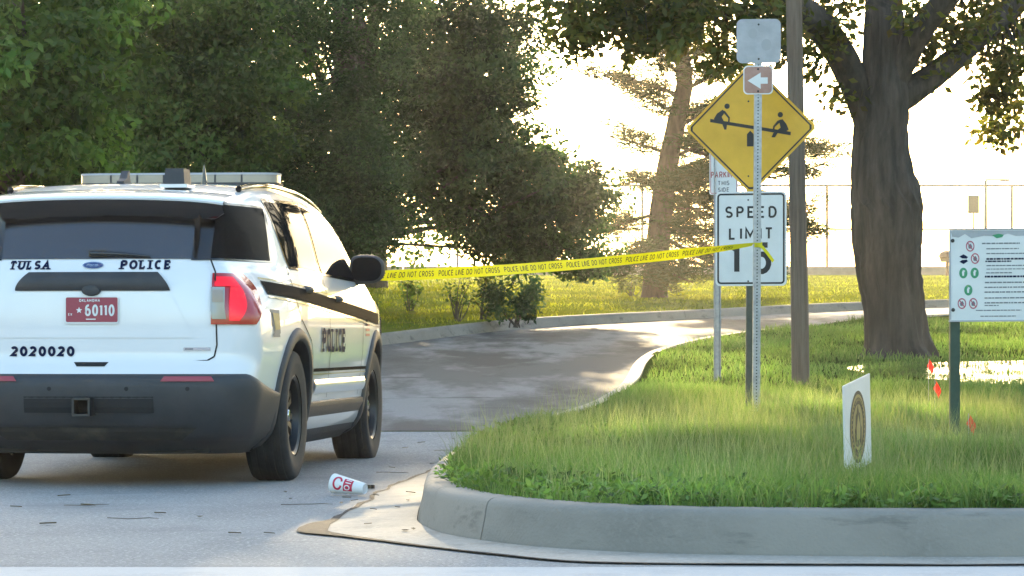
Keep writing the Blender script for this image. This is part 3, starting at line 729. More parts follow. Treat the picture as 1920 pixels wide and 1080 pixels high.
def spo2(u, v):
    s = -1+2*u; prof = [(-.915,1.600),(-.905,1.565),(-.885,1.50),(-.86,1.488),(-.80,1.53)]
    k = int(round(v*4)); x, z = prof[k]; e = max(0, abs(s)-.86)/.14
    return (x+.05*s*s, s*.712, z+.022*(1-s*s)*(1-.5*v) + (.05*e*e if k in (2, 3) else 0))
mb.patch(spo2, 40, 4); obj('spoiler_face', mb, M['gloss_black'], car, 50)
for sg in (RIGHT, LEFT):
    mb = MB(); mb.patch(lambda u, v: (lambda z: (rear_x(ymax(z), z)-.03-.10*v*v+.03*u, sg*(ymax(z)+.012-.035*u), z))(1.30+.30*v), 3, 10); obj('side_fin', mb, M['gloss_black'], car, 60)
# side glass with black surrounds
def quad_side(c, sg, off, nu=12, nv=10, curve=0.0):
    (ax, az), (bx, bz), (cx, cz), (dx, dz) = c
    def f(u, v):
        x = (ax*(1-u)+bx*u)*(1-v)+(dx*(1-u)+cx*u)*v; z = (az*(1-u)+bz*u)*(1-v)+(dz*(1-u)+cz*u)*v
        return sideP(x, z, sg, off)
    mb = MB(); mb.patch(f, nu, nv); return mb
def topz(x): return roof(x)-edge_drop(x)-.03
WIN = [('quarter_window', [(-.70,1.285),(-.20,1.272),(-.24,topz(-.24)-.02),(-.52,topz(-.5)-.03)]),
       ('rear_door_window', [(.12,1.268),(1.02,1.252),(.98,topz(.98)),(-.02,topz(0.0))]),
       ('front_door_window', [(1.12,1.25),(2.42,1.232),(1.92,topz(1.92)-.01),(1.08,topz(1.08))])]
for sg in (RIGHT, LEFT):
    for nm, c in WIN:
        cx_ = sum(p[0] for p in c)/4; cz_ = sum(p[1] for p in c)/4
        big = [(p[0]+(.03 if p[0] > cx_ else -.03), p[1]+(.018 if p[1] > cz_ else -.018)) for p in c]
        if nm == 'quarter_window':      # wraps back to the rear corner
            q2 = 1+math.sqrt(.74)
            o_ = MB(); o_.patch(lambda u, v: aroundP(.955+(q2-.04*v-.955)*u, 1.278+.335*v, sg, .006), 26, 12); fr = obj('window_frame', o_, M['gloss_black'], car, 60)
            o_ = MB(); o_.patch(lambda u, v: aroundP(1.16+(q2-.03-.04*v-1.16)*u, 1.290+.31*v, sg, .0085), 24, 12); obj(nm, o_, M['glass'], car, 60); continue
        fr = obj('window_frame', quad_side(big, sg, .004), M['gloss_black'], car, 60)
        obj(nm, quad_side(c, sg, .008), M['glass'], car, 60)
    # body lines, stripes, handles
    zs_ = lambda x: 1.135-.043*(x+.6)
    for nm, a, b, mm in (('stripe', -.040, .036, 'decal_dark'), ('stripe_edge', .047, .056, 'decal_gold'), ('stripe_edge', -.060, -.051, 'decal_gold')):
        mb = MB(); mb.patch(lambda u, v: sideP(-.56+3.7*u, zs_(-.56+3.7*u)+a+(b-a)*v, sg, .008), 60, 2); obj(nm, mb, M[mm], car, 60)
    mb = MB(); mb.patch(lambda u, v: sideP(.50+2.05*u, .635+.02*v, sg, .008), 30, 1); obj('lower_stripe', mb, M['decal_dark'], car, 60)
    mb = MB(); mb.patch(lambda u, v: sideP(.50+2.05*u, .615+.008*v, sg, .008), 30, 1); obj('lower_stripe_edge', mb, M['decal_gold'], car, 60)
    seam_side([(.05,1.26),(-.02,1.1),(.10,.95),(.40,.82),(.53,.62),(.56,.47)], sg); seam_side([(1.06,1.24),(1.08,.9),(1.10,.47)], sg); seam_side([(2.42,1.21),(2.40,.9),(2.36,.62),(2.33,.47)], sg)
    for hx_ in (.28, 1.32):
        mb = MB(); mb.patch(lambda u, v: sideP(hx_+.19*u, 1.125-.043*hx_+.042*v, sg, .012+.03*math.sin(math.pi*u)**.5*math.sin(math.pi*v)**.5), 8, 6); obj('door_handle', mb, M['plastic'], car, 60)
    # side lettering
    tb = MB(); 
    if sg == RIGHT: text(tb, 'POLICE', .15, .036, lambda u, v, l: sideP(.76+u, .752+v, sg, .009+l), track=.20, serif=True, wide=1.28)
    else: text(tb, 'POLICE', .15, .036, lambda u, v, l: sideP(1.78-u, .752+v, sg, .009+l), track=.20, serif=True, wide=1.28)
    obj('side_lettering', tb, M['navy_print'], car)
    # quarter badge and fender flag
    bd = MB(); bd.poly([(-.62,1.005),(-.44,1.0),(-.44,.87),(-.46,.86),(-.45,.845),(-.60,.845),(-.60,.86),(-.575,.87),(-.585,.90),(-.61,.915)], lambda x, z: sideP(x, z, sg, .004)); obj('quarter_badge', bd, M['grey_print'], car)
    bd = MB(); bd.poly([(-.59,.985),(-.46,.98),(-.46,.89),(-.55,.885),(-.57,.92)], lambda x, z: sideP(x, z, sg, .0055)); obj('badge_field', bd, M['gold_print'], car)
    bd = MB()
    for k in range(4): bd.patch(lambda u, v: sideP(2.50+.17*u, .855+.034*k+.017*v, sg, .004), 4, 1)
    obj('flag_stripes', bd, M['plate_red'], car)
    bd = MB(); bd.patch(lambda u, v: sideP(2.50+.08*u, .925+.06*v, sg, .0055), 3, 2); obj('flag_canton', bd, M['navy_print'], car)
    # mirror
    mb = MB()
    def mir(u, v):
        a = 2*math.pi*u; yy = .12*math.copysign(abs(math.cos(a))**.55, math.cos(a)); zz = .098*math.copysign(abs(math.sin(a))**.62, math.sin(a))
        zz *= 1-.28*(max(0, yy)/.12)**2; prof = [(.0,.0),(.0,.86),(.012,.97),(.03,1.0),(.09,.93),(.14,.7),(.165,.35),(.17,0)]
        d_, s_ = prof[int(round(v*7))]; return (2.36+d_, sg*(1.03+yy*s_), 1.30+zz*s_)
    mb.patch(mir, 36, 7); mo = obj('door_mirror', mb, M['plastic'], car, 45)
    mb = MB()
    mb.poly([(1.03+.10*math.copysign(abs(math.cos(a))**.55, math.cos(a)), 1.30+.078*math.copysign(abs(math.sin(a))**.62, math.sin(a))*(1-.28*max(0, math.cos(a))**2)) for a in np.linspace(0, 2*math.pi, 36, endpoint=False)], lambda y, z: (2.357, sg*y, z)); obj('mirror_glass', mb, M['glass'], mo)
    mb = MB(); mb.box((2.43, sg*.915, 1.225), (.09, .16, .05)); obj('mirror_arm', mb, M['plastic'], mo)
    # tail lamp
    qa = .68/.80
    def lampfn(u0, u1, z0, z1, off, cut=0.0, nu=16, nv=10):
        def f(u, v):
            uu = u0+(u1-u0)*u; z = z0+(z1-z0)*v
            zlo = z0 + cut*max(0, .35-uu)*0
            return aroundP(uu, z, sg, off)
        mb = MB(); mb.patch(f, nu, nv); return mb
    q1 = 1+math.sqrt(.30)
    def qof(y, z): return y/ymax(z)
    def lamp(y0, q1_, z0, z1, off, taper=.0, nu=20, nv=14):
        mb = MB()
        def f(u, v):
            z = z0+(z1-z0)*v; qs = qof(y0, z); qe = q1_ - taper*(1-v)**2 - .06*v**4; return aroundP(qs+(qe-qs)*u, z, sg, off)
        mb.patch(f, nu, nv); return mb
    tl = obj('tail_lamp', lamp(.665, q1, .915, 1.205, .012, .22), M['lamp_red'], car, 60)
    led = MB()
    def ledf(u, v):   # hook shaped light guide
        if v < .5: z = 1.13+.055*(v*2); qs = qof(.675, z); return aroundP(qs+(1.30-qs)*u, z, sg, .0185)
        z = .935+.194*(v-.5)*2; qs = qof(.765, z)-.02*0; return aroundP(qs+(1.30-.14*(1-(v-.5)*2)**2-qs)*u, z, sg, .0185)
    led.patch(lambda u, v: ledf(u, v*.499), 18, 4); led.patch(lambda u, v: ledf(u, .5+.5*v), 14, 10); obj('light_guide', led, M['lamp_led'], tl, 60)
    cl = MB()
    cl.patch(lambda u, v: (lambda z, y: rearP(sg*y, z, .021))(.945+.18*v, (.672+ .03*max(0, .3-v)) + (.752-.672)*u), 6, 8); obj('clear_lens', cl, M['lamp_clear'], tl, 60)
    cl = MB(); cl.patch(lambda u, v: (lambda z, y: rearP(sg*y, z, .024))(1.04+.07*v, .682+.06*u), 4, 4); obj('reverse_lens', cl, M['lens_amber'], tl, 60)
    # head lamp
    hl = MB(); hl.patch(lambda u, v: (lambda z: (lambda x: sideP(x, z, sg, .006))(xf_z(z)-.01-.42*u*u))(.86+.13*v), 12, 5); obj('head_lamp', hl, M['lamp_clear'], car, 60)
# windscreen and front
mb = MB()
def wsf(u, v):
    x = 2.02+.90*(1-v)*1.0; s = -1+2*u; T = roof(x); hw = side_y(x, T-edge_drop(x))-.10
    return (x+.012, s*hw, T-edge_drop(x)*(.12+.30*abs(s)**4)+.006+.02*0)
mb.patch(wsf, 24, 12); obj('windscreen', mb, M['glass'], car, 60)
mb = MB(); mb.patch(lambda u, v: (xf_z(.55+.33*v)+.10*(1-(2*u-1)**2)*.95+.012, (-.62+1.24*u), .55+.33*v), 16, 4); obj('grille', mb, M['plastic'], car, 60)
# rear lettering (reads from behind: viewer's right is -y)
tb = MB(); text(tb, 'TULSA', .052, .0125, lambda u, v, l: rearP(.495-u, 1.224+v, .004+l), track=.20, serif=True, wide=1.15, slant=.12); obj('rear_lettering', tb, M['navy_print'], car)
tb = MB(); text(tb, 'POLICE', .054, .0135, lambda u, v, l: rearP(-.155-u, 1.224+v, .004+l), track=.18, serif=True, wide=1.15); obj('rear_lettering', tb, M['navy_print'], car)
tb = MB(); text(tb, '2020020', .058, .0155, lambda u, v, l: rearP(.47-u, .735+v, .005+l), track=.17, wide=1.25); obj('fleet_number', tb, M['navy_print'], car)
ov = MB(); ov.disc(0, 0, .062, lambda y, z: rearP(y, 1.249+z, .006), 28, .021); ovo = obj('maker_badge', ov, M['chrome'], car)
ov = MB(); ov.disc(0, 0, .056, lambda y, z: rearP(y, 1.249+z, .0085), 28, .0165); obj('badge_field', ov, M['blue_oval'], ovo)
ov = MB()
sfn = lambda u, v, l: rearP(.036-u, 1.241+v, .0105+l)
for k, pl in enumerate([[(.0,.001),(.006,.014),(.016,.016)], [(.003,.009),(.013,.009)], arc(.024,.006,.006,.005,0,360,10), [(.034,.001),(.036,.010),(.043,.010)], arc(.054,.006,.006,.005,0,360,10), [(.060,.001),(.064,.016)]]): stroke(ov, pl, .0013, sfn, .0002*k)
obj('badge_script', ov, M['chrome'], ovo)
# licence plate
pm = MB(); pm.rbox((rear_x(0, .995)-.014, -.006, .995), (.305, .152, .004), .012, Matrix.Rotation(R(90), 3, 'Z') @ Matrix.Rotation(R(90), 3, 'X')); pl_ = obj('licence_plate', pm, M['sign_white'], car)
pfx = rear_x(0, .995)-.0165; pfn = lambda u, v, l: (pfx-.0022-l, .146-u, .919+v)
pm = MB(); pm.rbox((pfx-.0003, -.006, .997), (.296, .138, .001), .008, Matrix.Rotation(R(90), 3, 'Z') @ Matrix.Rotation(R(90), 3, 'X')); obj('plate_field', pm, M['plate_red'], pl_)
tb = MB(); text(tb, '60110', .066, .0115, pfn, .113, .042, track=.11, wide=.84); text(tb, 'OKLAHOMA', .017, .0035, pfn, .080, .122, track=.18)
text(tb, 'EX', .014, .003, pfn, .018, .045, track=.3); tb.patch(lambda u, v: pfn(.120+.055*u, .022+.006*v, 0), 2, 1)
star = [( .080+(.019 if k % 2 == 0 else .008)*math.sin(math.pi*k/5), .075+(.019 if k % 2 == 0 else .008)*math.cos(math.pi*k/5)) for k in range(10)]
obj('plate_lettering', tb, M['sign_white'], pl_)['kind'] = 'stuff'
tb = MB(); tb.poly(star, lambda u, v: pfn(u, v, 0)); obj('plate_star', tb, M['sign_white'], pl_)
tb = MB(); tb.patch(lambda u, v: rearP(-.52-.15*u, .768+.018*v, .005), 6, 1); eb = obj('trim_badge', tb, M['chrome'], car)
tb = MB(); text(tb, 'HHHHH', .009, .002, lambda u, v, l: rearP(-.53-u, .7725+v, .007+l), track=.3); obj('badge_relief', tb, M['seam'], eb)
# roof equipment
mb = MB(); lx, lz = 1.32, 1.83
bar = [( .155*math.copysign(abs(math.cos(a))**.5, math.cos(a)), .645*math.copysign(abs(math.sin(a))**.28, math.sin(a))) for a in np.linspace(0, 2*math.pi, 48, endpoint=False)]
mb.prism(bar, -.012, .012, (lx, 0, lz-.02)); lbo = obj('light_bar', mb, M['plastic'], car, 40)
mb = MB(); mb.prism([(p[0]*.98, p[1]*.985) for p in bar], 0, .050, (lx, 0, lz-.008)); obj('light_bar_lens', mb, M['lens'], lbo, 40)
mb = MB(); mb.prism([(p[0]*.99, p[1]*.99) for p in bar], 0, .012, (lx, 0, lz+.042)); obj('light_bar_lid', mb, M['sign_grey'], lbo, 40)
for y in (-.42, -.25, -.08, .08, .25, .42):
    mb = MB(); mb.box((lx-.1505, y, lz+.017), (.012, .010, .048)); obj('lens_divider', mb, M['plastic'], lbo)
for y in (-.5, .5):
    mb = MB(); mb.box((lx, y, lz-.065), (.12, .10, .09)); obj('light_bar_foot', mb, M['plastic'], lbo)
for sg in (RIGHT, LEFT):
    mb = MB(); mb.tube([(x, sg*(side_y(x, roof(x)-edge_drop(x))-.06), roof(x)-.025) for x in np.linspace(-.25, 2.0, 14)], .020, 8); obj('roof_rail', mb, M['gloss_black'], car, 60)
mb = MB(); mb.box((-.30, -.33, 1.775), (.20, .125, .10), taper=.85); cb_ = obj('roof_camera', mb, M['plastic'], car)
mb = MB(); mb.box((-.30, -.33, 1.722), (.24, .16, .02)); obj('camera_mount', mb, M['paint'], cb_)
mb = MB(); mb.prism([(-.10,0),(.08,0),(.075,.012),(.015,.03),(-.045,.078),(-.07,.08),(-.085,.03)], -.022, .022, (.05, .075, 1.76), Matrix(((-1,0,0),(0,0,1),(0,1,0)))); obj('shark_fin', mb, M['plastic'], car)
mb = MB(); mb.tube([(.6, -.30, 1.77), (.6, -.30, 1.80), (.595, -.30, 1.90)], [.02,.018,.003], 8); obj('whip_antenna', mb, M['gloss_black'], car)

# ------------------------------------------------------------------ signs and posts
def face_fn(org, rz, tilt=0.0, roll=0.0):
    """local frame of a sign that faces the camera side (-Y): u to the viewer's right, v up"""
    m_ = Matrix.Rotation(rz, 3, 'Z') @ Matrix.Rotation(tilt, 3, 'X') @ Matrix.Rotation(roll, 3, 'Y')
    o = Vector(org)
    return (lambda u, v, l=0.0: o + m_ @ Vector((u, -l, v))), m_
RX90 = Matrix.Rotation(R(90), 3, 'X')
def panel(name, parent, fn, m_, w, h, r, m, th=.003, at=(0, 0), lift=0.0):
    mb = MB(); c = fn(at[0], at[1], lift); mb.rbox(c, (w, h, th), r, m_ @ RX90, 5); return obj(name, mb, m, parent)
def border(mb, w, h, r, t, fn, lift):
    """rounded rectangular line"""
    def rr(w, h, r):
        P = []
        for (sx, sy, a0) in ((1,1,0),(-1,1,90),(-1,-1,180),(1,-1,270)):
            for k in range(6): a = R(a0+18*k); P.append((sx*(w/2-r)+r*math.cos(a), sy*(h/2-r)+r*math.sin(a)))
        return P
    A = rr(w, h, r); B = rr(w-2*t, h-2*t, max(.002, r-t)); n = len(A)
    mb.add([fn(p[0], p[1], lift) for p in A]+[fn(p[0], p[1], lift) for p in B], [(i, (i+1) % n, n+(i+1) % n, n+i) for i in range(n)])
def post_square(name, parent, base, top, w, m, holes=None):
    mb = MB(); b, t = Vector(base), Vector(top); ax = (t-b)
    def q(u, v, k): return b+ax*k+Vector((u, v, 0))
    V = [q(a*w/2, c*w/2, k) for k in (0, 1) for a, c in ((-1,-1),(1,-1),(1,1),(-1,1))]
    mb.add(V, [(3,2,1,0),(4,5,6,7),(0,1,5,4),(1,2,6,5),(2,3,7,6),(3,0,4,7)])
    o = obj(name, mb, m, parent)
    if holes:
        hb = MB(); n = int(ax.length/holes)
        for k in range(1, n):
            c = q(0, -w/2-.0008, k*holes/ax.length); hb.disc(0, 0, .0055, lambda x, z: c+Vector((x, 0, z)), 10)
        h_ = obj('post_holes', hb, M['seam'], o); h_['kind'] = 'stuff'
    return o
def bolt(parent, p, r=.008):
    mb = MB(); p = Vector(p); mb.lathe([(.0005, .006), (r*.7, .0055), (r, .002), (r, 0)], 12, lambda rr, a, h: p+Vector((rr*math.cos(a), -h, rr*math.sin(a)))); return obj('bolt', mb, M['rim'], parent)
def gz(X, Y): return float(lawn_z(X, Y))

# green-post assembly: playground warning diamond above a speed limit plate
Ys = 25.0; px0 = 1403; X0 = (px0-960)/F*Ys; yaw = R(-14)
s1 = thing('playground_speed_sign', 'dark post carrying a yellow seesaw diamond above a white speed limit plate', 'road sign', (0, 0, 0))
gb = gz(X0, Ys)
post_square('post', s1, (X0, Ys, gb-.3), (X0+.02, Ys, W(0, 125, Ys).z), .05, M['dark_post'])
dc = W(1408, 240, Ys-.045); fn, m_ = face_fn(dc, yaw); k45 = Matrix.Rotation(R(45), 3, 'Y')
def dia(r, c=.016):
    out = []
    for a in (0, 90, 180, 270):
        for s_ in (-1, 1): out.append((r*math.cos(R(a))-s_*c*math.sin(R(a)) - c*math.cos(R(a)), r*math.sin(R(a))+s_*c*math.cos(R(a)) - c*math.sin(R(a))))
    return out
mb = MB(); mb.prism([(p[0], p[1]) for p in dia(.532)], -.0015, .0015, dc, m_ @ RX90); db = obj('warning_diamond', mb, M['sign_yellow'], s1)
mb = MB(); A = dia(.505); B = dia(.488); mb.add([fn(p[0], p[1], .003) for p in A]+[fn(p[0], p[1], .003) for p in B], [(i, (i+1) % 8, 8+(i+1) % 8, 8+i) for i in range(8)]); obj('diamond_border', mb, M['black'], db)
def zp(pts): return [((1240+x/4-1408)/234*1.02, (240-y/4)/234*1.02) for x, y in pts]
def art(nm, pts, lift): mb = MB(); mb.poly(zp(pts), lambda u, v: fn(u, v, lift)); obj(nm, mb, M['black'], db)
art('seesaw_plank', [(370,888),(968,993),(966,1018),(368,912)], .003)
art('seesaw_pivot', [(643,1005),(667,980),(692,1005),(692,1095),(643,1095)], .003)
art('figure_torso', [(398,885),(420,850),(462,822),(480,840),(455,875),(470,905),(496,925),(490,968),(475,970),(460,930),(400,905)], .0036)
art('figure_arm', [(466,828),(480,832),(516,880),(514,916),(502,916),(504,886),(470,845)], .0040)
art('figure_torso', [(905,898),(935,935),(952,975),(930,992),(880,987),(850,1032),(825,1030),(838,1000),(892,962),(882,918)], .0036)
art('figure_arm', [(899,900),(870,910),(838,948),(832,980),(846,982),(850,955),(889,922)], .0040)
for cx, cy in ((495, 797), (890, 866)):
    (u0, v0), = zp([(cx, cy)]); mb = MB(); mb.disc(u0, v0, .0215, lambda u, v: fn(u, v, .003), 20); obj('figure_head', mb, M['black'], db)
for py in (190, 330): bolt(db, fn(-.02, (240-py)/234, .002), .007)
lc = W(1408, 447.5, Ys-.05); fn2, m2 = face_fn(lc, yaw)
sp = panel('speed_limit_plate', s1, fn2, m2, .575, .755, .035, M['sign_white'])
mb = MB(); border(mb, .545, .725, .03, .014, fn2, .003); obj('plate_border', mb, M['black'], sp)
for s_, h_, sw, v0, wd, tr in (('SPEED', .095, .0165, .165, 1.0, .30), ('LIMIT', .098, .0165, -.008, 1.0, .36), ('15', .255, .043, -.285, 1.0, .36)):
    mb = MB(); text(mb, s_, h_, sw, lambda u, v, l: fn2(u, v, .003+l), 0, v0, track=tr, center=True, wide=wd); obj('plate_lettering', mb, M['black'], sp)
for v_ in (.31, -.34): bolt(sp, fn2(-.022, v_, .002), .007)

# galvanised post with the small arrow and a faded plate
Yg = 24.45; Xg = (1419-960)/F*Yg
s2 = thing('arrow_sign', 'perforated galvanised post with small faded brown arrow below a blank grey plate', 'road sign')
post_square('post', s2, (Xg-.008, Yg, gz(Xg, Yg)-.3), (Xg+.012, Yg, W(0, 42, Yg).z), .058, M['galv'], .0254)
fn3, m3 = face_fn(W(1422.5, 77, Yg-.036), R(-6)); bp_ = panel('blank_plate', s2, fn3, m3, .345, .345, .045, M['sign_grey'])
mb = MB()
for k, (cx, cy, r) in enumerate(((-.045, .06, .035), (.06, -.03, .04), (.02, .1, .028))): mb.disc(cx, cy, r, lambda u, v: fn3(u, v, .0018+.0003*k), 20, r*1.15)
f_ = obj('faded_marks', mb, mat('faded_mark', (.36,.37,.385), .6), bp_); f_['kind'] = 'stuff'
for v_ in (.13, -.14): bolt(bp_, fn3(0, v_, .002))
fn4, m4 = face_fn(W(1421.5, 150, Yg-.037), R(-6)); ar_ = panel('arrow_plate', s2, fn4, m4, .232, .225, .035, M['sign_white'])
panel('arrow_field', ar_, fn4, m4, .214, .207, .03, M['sign_brown'], .001, lift=.0022)
mb = MB(); mb.poly([(-.082,-.005),(.02,.058),(.02,.02),(.075,.02),(.075,-.03),(.02,-.03),(.02,-.07)], lambda u, v: fn4(u, v, .0035)); obj('arrow', mb, M['sign_white'], ar_)
for v_ in (.085, -.088): bolt(ar_, fn4(0, v_, .003))

# parking plate on a channel post behind
Yp = 30.2; Xp = (1347-960)/F*Yp
s3 = thing('parking_sign', 'small white parking plate with red lettering on a thin steel channel post', 'road sign')
mb = MB(); b0 = gz(Xp, Yp)-.3; t0 = W(0, 285, Yp).z
mb.prism([(-.035,.0),(-.028,.0),(-.02,.03),(.02,.03),(.028,0),(.035,0),(.035,.004),(.03,.004),(.022,.034),(-.022,.034),(-.03,.004),(-.035,.004)], b0, t0, (Xp-.01, Yp, 0)); obj('post', mb, M['galv'], s3)
fn5, m5 = face_fn(W(1357, 316, Yp-.02), R(-30)); pp = panel('parking_plate', s3, fn5, m5, .305, .50, .02, M['sign_white'])
mb = MB(); border(mb, .285, .48, .016, .006, fn5, .003); obj('plate_border', mb, M['red_print'], pp)
mb = MB(); text(mb, 'NO', .10, .016, lambda u, v, l: fn5(u, v, .003+l), 0, .11, center=True); obj('plate_lettering', mb, M['red_print'], pp); mb = MB(); text(mb, 'PARKING', .062, .0095, lambda u, v, l: fn5(u, v, .003+l), 0, -.09, track=.14, center=True, wide=.85); obj('plate_lettering', mb, M['red_print'], pp)
for s_, v_ in (('THIS', -.163), ('SIDE', -.228)):
    mb = MB(); text(mb, s_, .045, .008, lambda u, v, l: fn5(u, v, .003+l), 0, v_, track=.22, center=True); obj('plate_lettering', mb, M['grey_print'], pp)

# wooden utility pole
Yu = 29.6; b_ = W(1502, 712, Yu); t_ = W(1483, -300, Yu)
s4 = thing('utility_pole', 'tall weathered round wooden pole standing beside the road signs', 'pole', (b_.x, b_.y, gz(b_.x, b_.y)))
mb = MB(); tt = t_-b_; mb.tube([(0, 0, -.3)] + [tuple(tt*k/8) for k in range(1, 9)], [.086-.002*k for k in range(9)], 20); obj('shaft', mb, M['wood_pole'], s4, 60)

# park rules board on green posts
Yb = 19.9; Xb = (1785.5-960)/F*Yb; ryw = R(-4)
s5 = thing('rules_board', 'white park rules board with round pictograms and lines of print on green posts', 'notice board')
fnb, mb_ = face_fn((Xb-.025, Yb-.045, 1.24), ryw, roll=R(-.4))
BW, BH = 1.22, .575
panel('board', s5, fnb, mb_, BW, BH, .006, M['sign_white'], .012, at=(BW/2, 0))
for px_ in (.035, BW-.06):
    p = fnb(px_, 0, -.04); post_square('post', s5, (p.x, p.y, gz(p.x, p.y)-.3), (p.x, p.y, 1.50), .062, M['green_post'])
mb = MB(); mb.box(fnb(BW/2, BH/2+.004, .0), (BW+.012, .02, .010), mb_); obj('board_edging', mb, M['sign_grey'], s5)
mb = MB(); mb.box(fnb(BW/2, -BH/2-.004, .0), (BW+.012, .02, .010), mb_); obj('board_edging', mb, M['sign_grey'], s5)
mb = MB(); mb.box(fnb(.004, 0, .0), (.010, .022, BH-.01), mb_); obj('board_edging', mb, M['sign_grey'], s5)
mb = MB()   # weathered band along the top
mb.poly([(.01,.282),(1.2,.282),(1.2,.262),(.9,.255),(.62,.258),(.56,.25),(.42,.247),(.37,.262),(.31,.245),(.22,.25),(.14,.235),(.10,.262),(.06,.24),(.02,.245)], lambda u, v: fnb(u, v, .0075)); obj('weathered_band', mb, M['sign_grey'], s5)
def pict(px, py, kind):
    u, v = (px-1783)/294+.02, (517-py)/294
    rx = .0265
    if kind == 'g':
        o = MB(); o.disc(u, v, .026, lambda a, b: fnb(a, b, .0075), 24, .034); oo = obj('pictogram', o, M['green_print'], s5)
        i = MB(); i.poly([(u-.006,v-.018),(u+.004,v-.018),(u+.006,v+.006),(u+.012,v+.014),(u-.002,v+.02),(u-.009,v+.004)], lambda a, b: fnb(a, b, .0085)); obj('pictogram_mark', i, M['sign_white'], oo)
    elif kind == 'n':
        o = MB(); o.ring(u, v, .021, .027, lambda a, b: fnb(a, b, .0075), 24, sy=1.28); oo = obj('pictogram', o, M['pink_print'], s5)
        i = MB(); stroke(i, [(u-.016, v+.022), (u+.016, v-.022)], .003, lambda a, b, l: fnb(a, b, .0085), 0); obj('pictogram_bar', i, M['pink_print'], oo)
        i = MB(); i.poly([(u-.010,v-.014),(u+.010,v-.016),(u+.012,v+.002),(u+.004,v+.016),(u-.004,v+.012),(u-.012,v+.004)], lambda a, b: fnb(a, b, .0079)); obj('pictogram_mark', i, M['grey_print'], oo)
    else:
        for dv, sc_ in ((.017, 1), (-.017, -1)):
            i = MB(); i.poly([(u-.028,v+dv),(u-.012,v+dv-.008*sc_*-1),(u-.002,v+dv+.014*sc_),(u+.012,v+dv+.006*sc_),(u+.027,v+dv-.004*sc_),(u+.018,v+dv-.014*sc_),(u-.01,v+dv-.012*sc_)], lambda a, b: fnb(a, b, .0075)); obj('pictogram', i, M['navy_print'], s5)
for px, py, kd in ((1816,463,'n'), (1804,487,'b'), (1825,486,'n'), (1803,513,'g'), (1824,513,'g'), (1812,545,'g'), (1800,570,'n'), (1821,570,'n')): pict(px, py, kd)
rng = random.Random(5)
for py, x0_, x1_, hh, dk in ((458,1838,1908,2.5,0),(468,1846,1906,2,0),(477,1846,1960,2,0),(487,1846,1960,3.2,1),(491.5,1844,1892,2.6,1),(499.5,1846,1960,2,0),(506,1846,1940,1.6,0),(513,1845,1893,2,0),(520,1843,1960,3.4,1),(531,1843,1960,2.4,0),(540,1842,1950,2.2,0),(549,1842,1960,2.4,0),(560,1842,1960,2.2,0),(569,1842,1960,2.4,0),(574,1842,1868,1.8,0),(583,1826,1910,1.8,0),(594,1834,1900,1.8,0)):
    o = MB(); x = x0_
    while x < x1_:
        w = rng.uniform(3, 9); o.patch(lambda u, v: fnb((x+(min(x+w, x1_)-x)*u-1783)/294+.02, (517-py-hh*.5+hh*v)/294, .0075), 1, 1); x += w+rng.uniform(.6, 1.6)
    t_o = obj('print_line', o, M['navy_print' if dk else 'grey_print'], s5); t_o['kind'] = 'stuff'
o = MB(); o.poly([(.27,.252),(.31,.262),(.345,.255),(.335,.24),(.30,.233)], lambda u, v: fnb(u, v, .0085)); obj('leaf_emblem', o, M['green_print'], s5)
for v_ in (.22, -.22): bolt(s5, fnb(.022, v_, .008), .012)

# yard sign with a round seal
fny, my = face_fn((1.632, 14.75, .425), R(71), roll=R(-5.5)); s6 = thing('yard_sign', 'white corrugated yard sign printed with a round black and gold seal in the grass', 'yard sign')
panel('board', s6, fny, my, .565, .43, .003, M['sign_white'], .006)
for r0, r1, cm, lf in ((.155,.172,'black',.0040), (0,.155,'gold_print',.0038), (.108,.120,'black',.0046), (.140,.144,'gold_print',.0046), (.120,.140,'black',.0044)):
    o = MB()
    if r0: o.ring(0, -.01, r0, r1, lambda a, b: fny(a, b, lf), 40)
    else: o.disc(0, -.01, r1, lambda a, b: fny(a, b, lf), 40)
    obj('seal_ring', o, M[cm], s6)
o = MB()
for k in range(34):
    a = R(360*k/34); o.add([fny((.130+dr)*math.cos(a+da), -.01+(.130+dr)*math.sin(a+da), .0050) for dr, da in ((-.006,-.05),(-.006,.03),(.006,.03),(.006,-.05))], [(0,1,2,3)])
q_ = obj('seal_lettering', o, M['gold_print'], s6); q_['kind'] = 'stuff'
o = MB(); o.poly([(-.06,-.09),(-.03,-.10),(0,-.105),(.03,-.10),(.06,-.09),(.07,-.02),(.05,.0),(.045,.05),(.02,.06),(0,.095),(-.02,.06),(-.045,.05),(-.05,0),(-.07,-.02)], lambda a, b: fny(a, b, .0052)); obj('seal_emblem', o, M['black'], s6)
o = MB(); o.poly([(-.03,-.07),(.03,-.07),(.042,-.01),(.02,.02),(.0,.05),(-.02,.02),(-.042,-.01)], lambda a, b: fny(a, b, .0058)); obj('seal_emblem', o, M['gold_print'], s6)
for u_ in (-.18, .18):
    a, b = fny(u_, -.20, -.004), fny(u_, -.42, -.004); o = MB(); o.tube([b, a], .003, 6); obj('stake', o, M['galv'], s6)

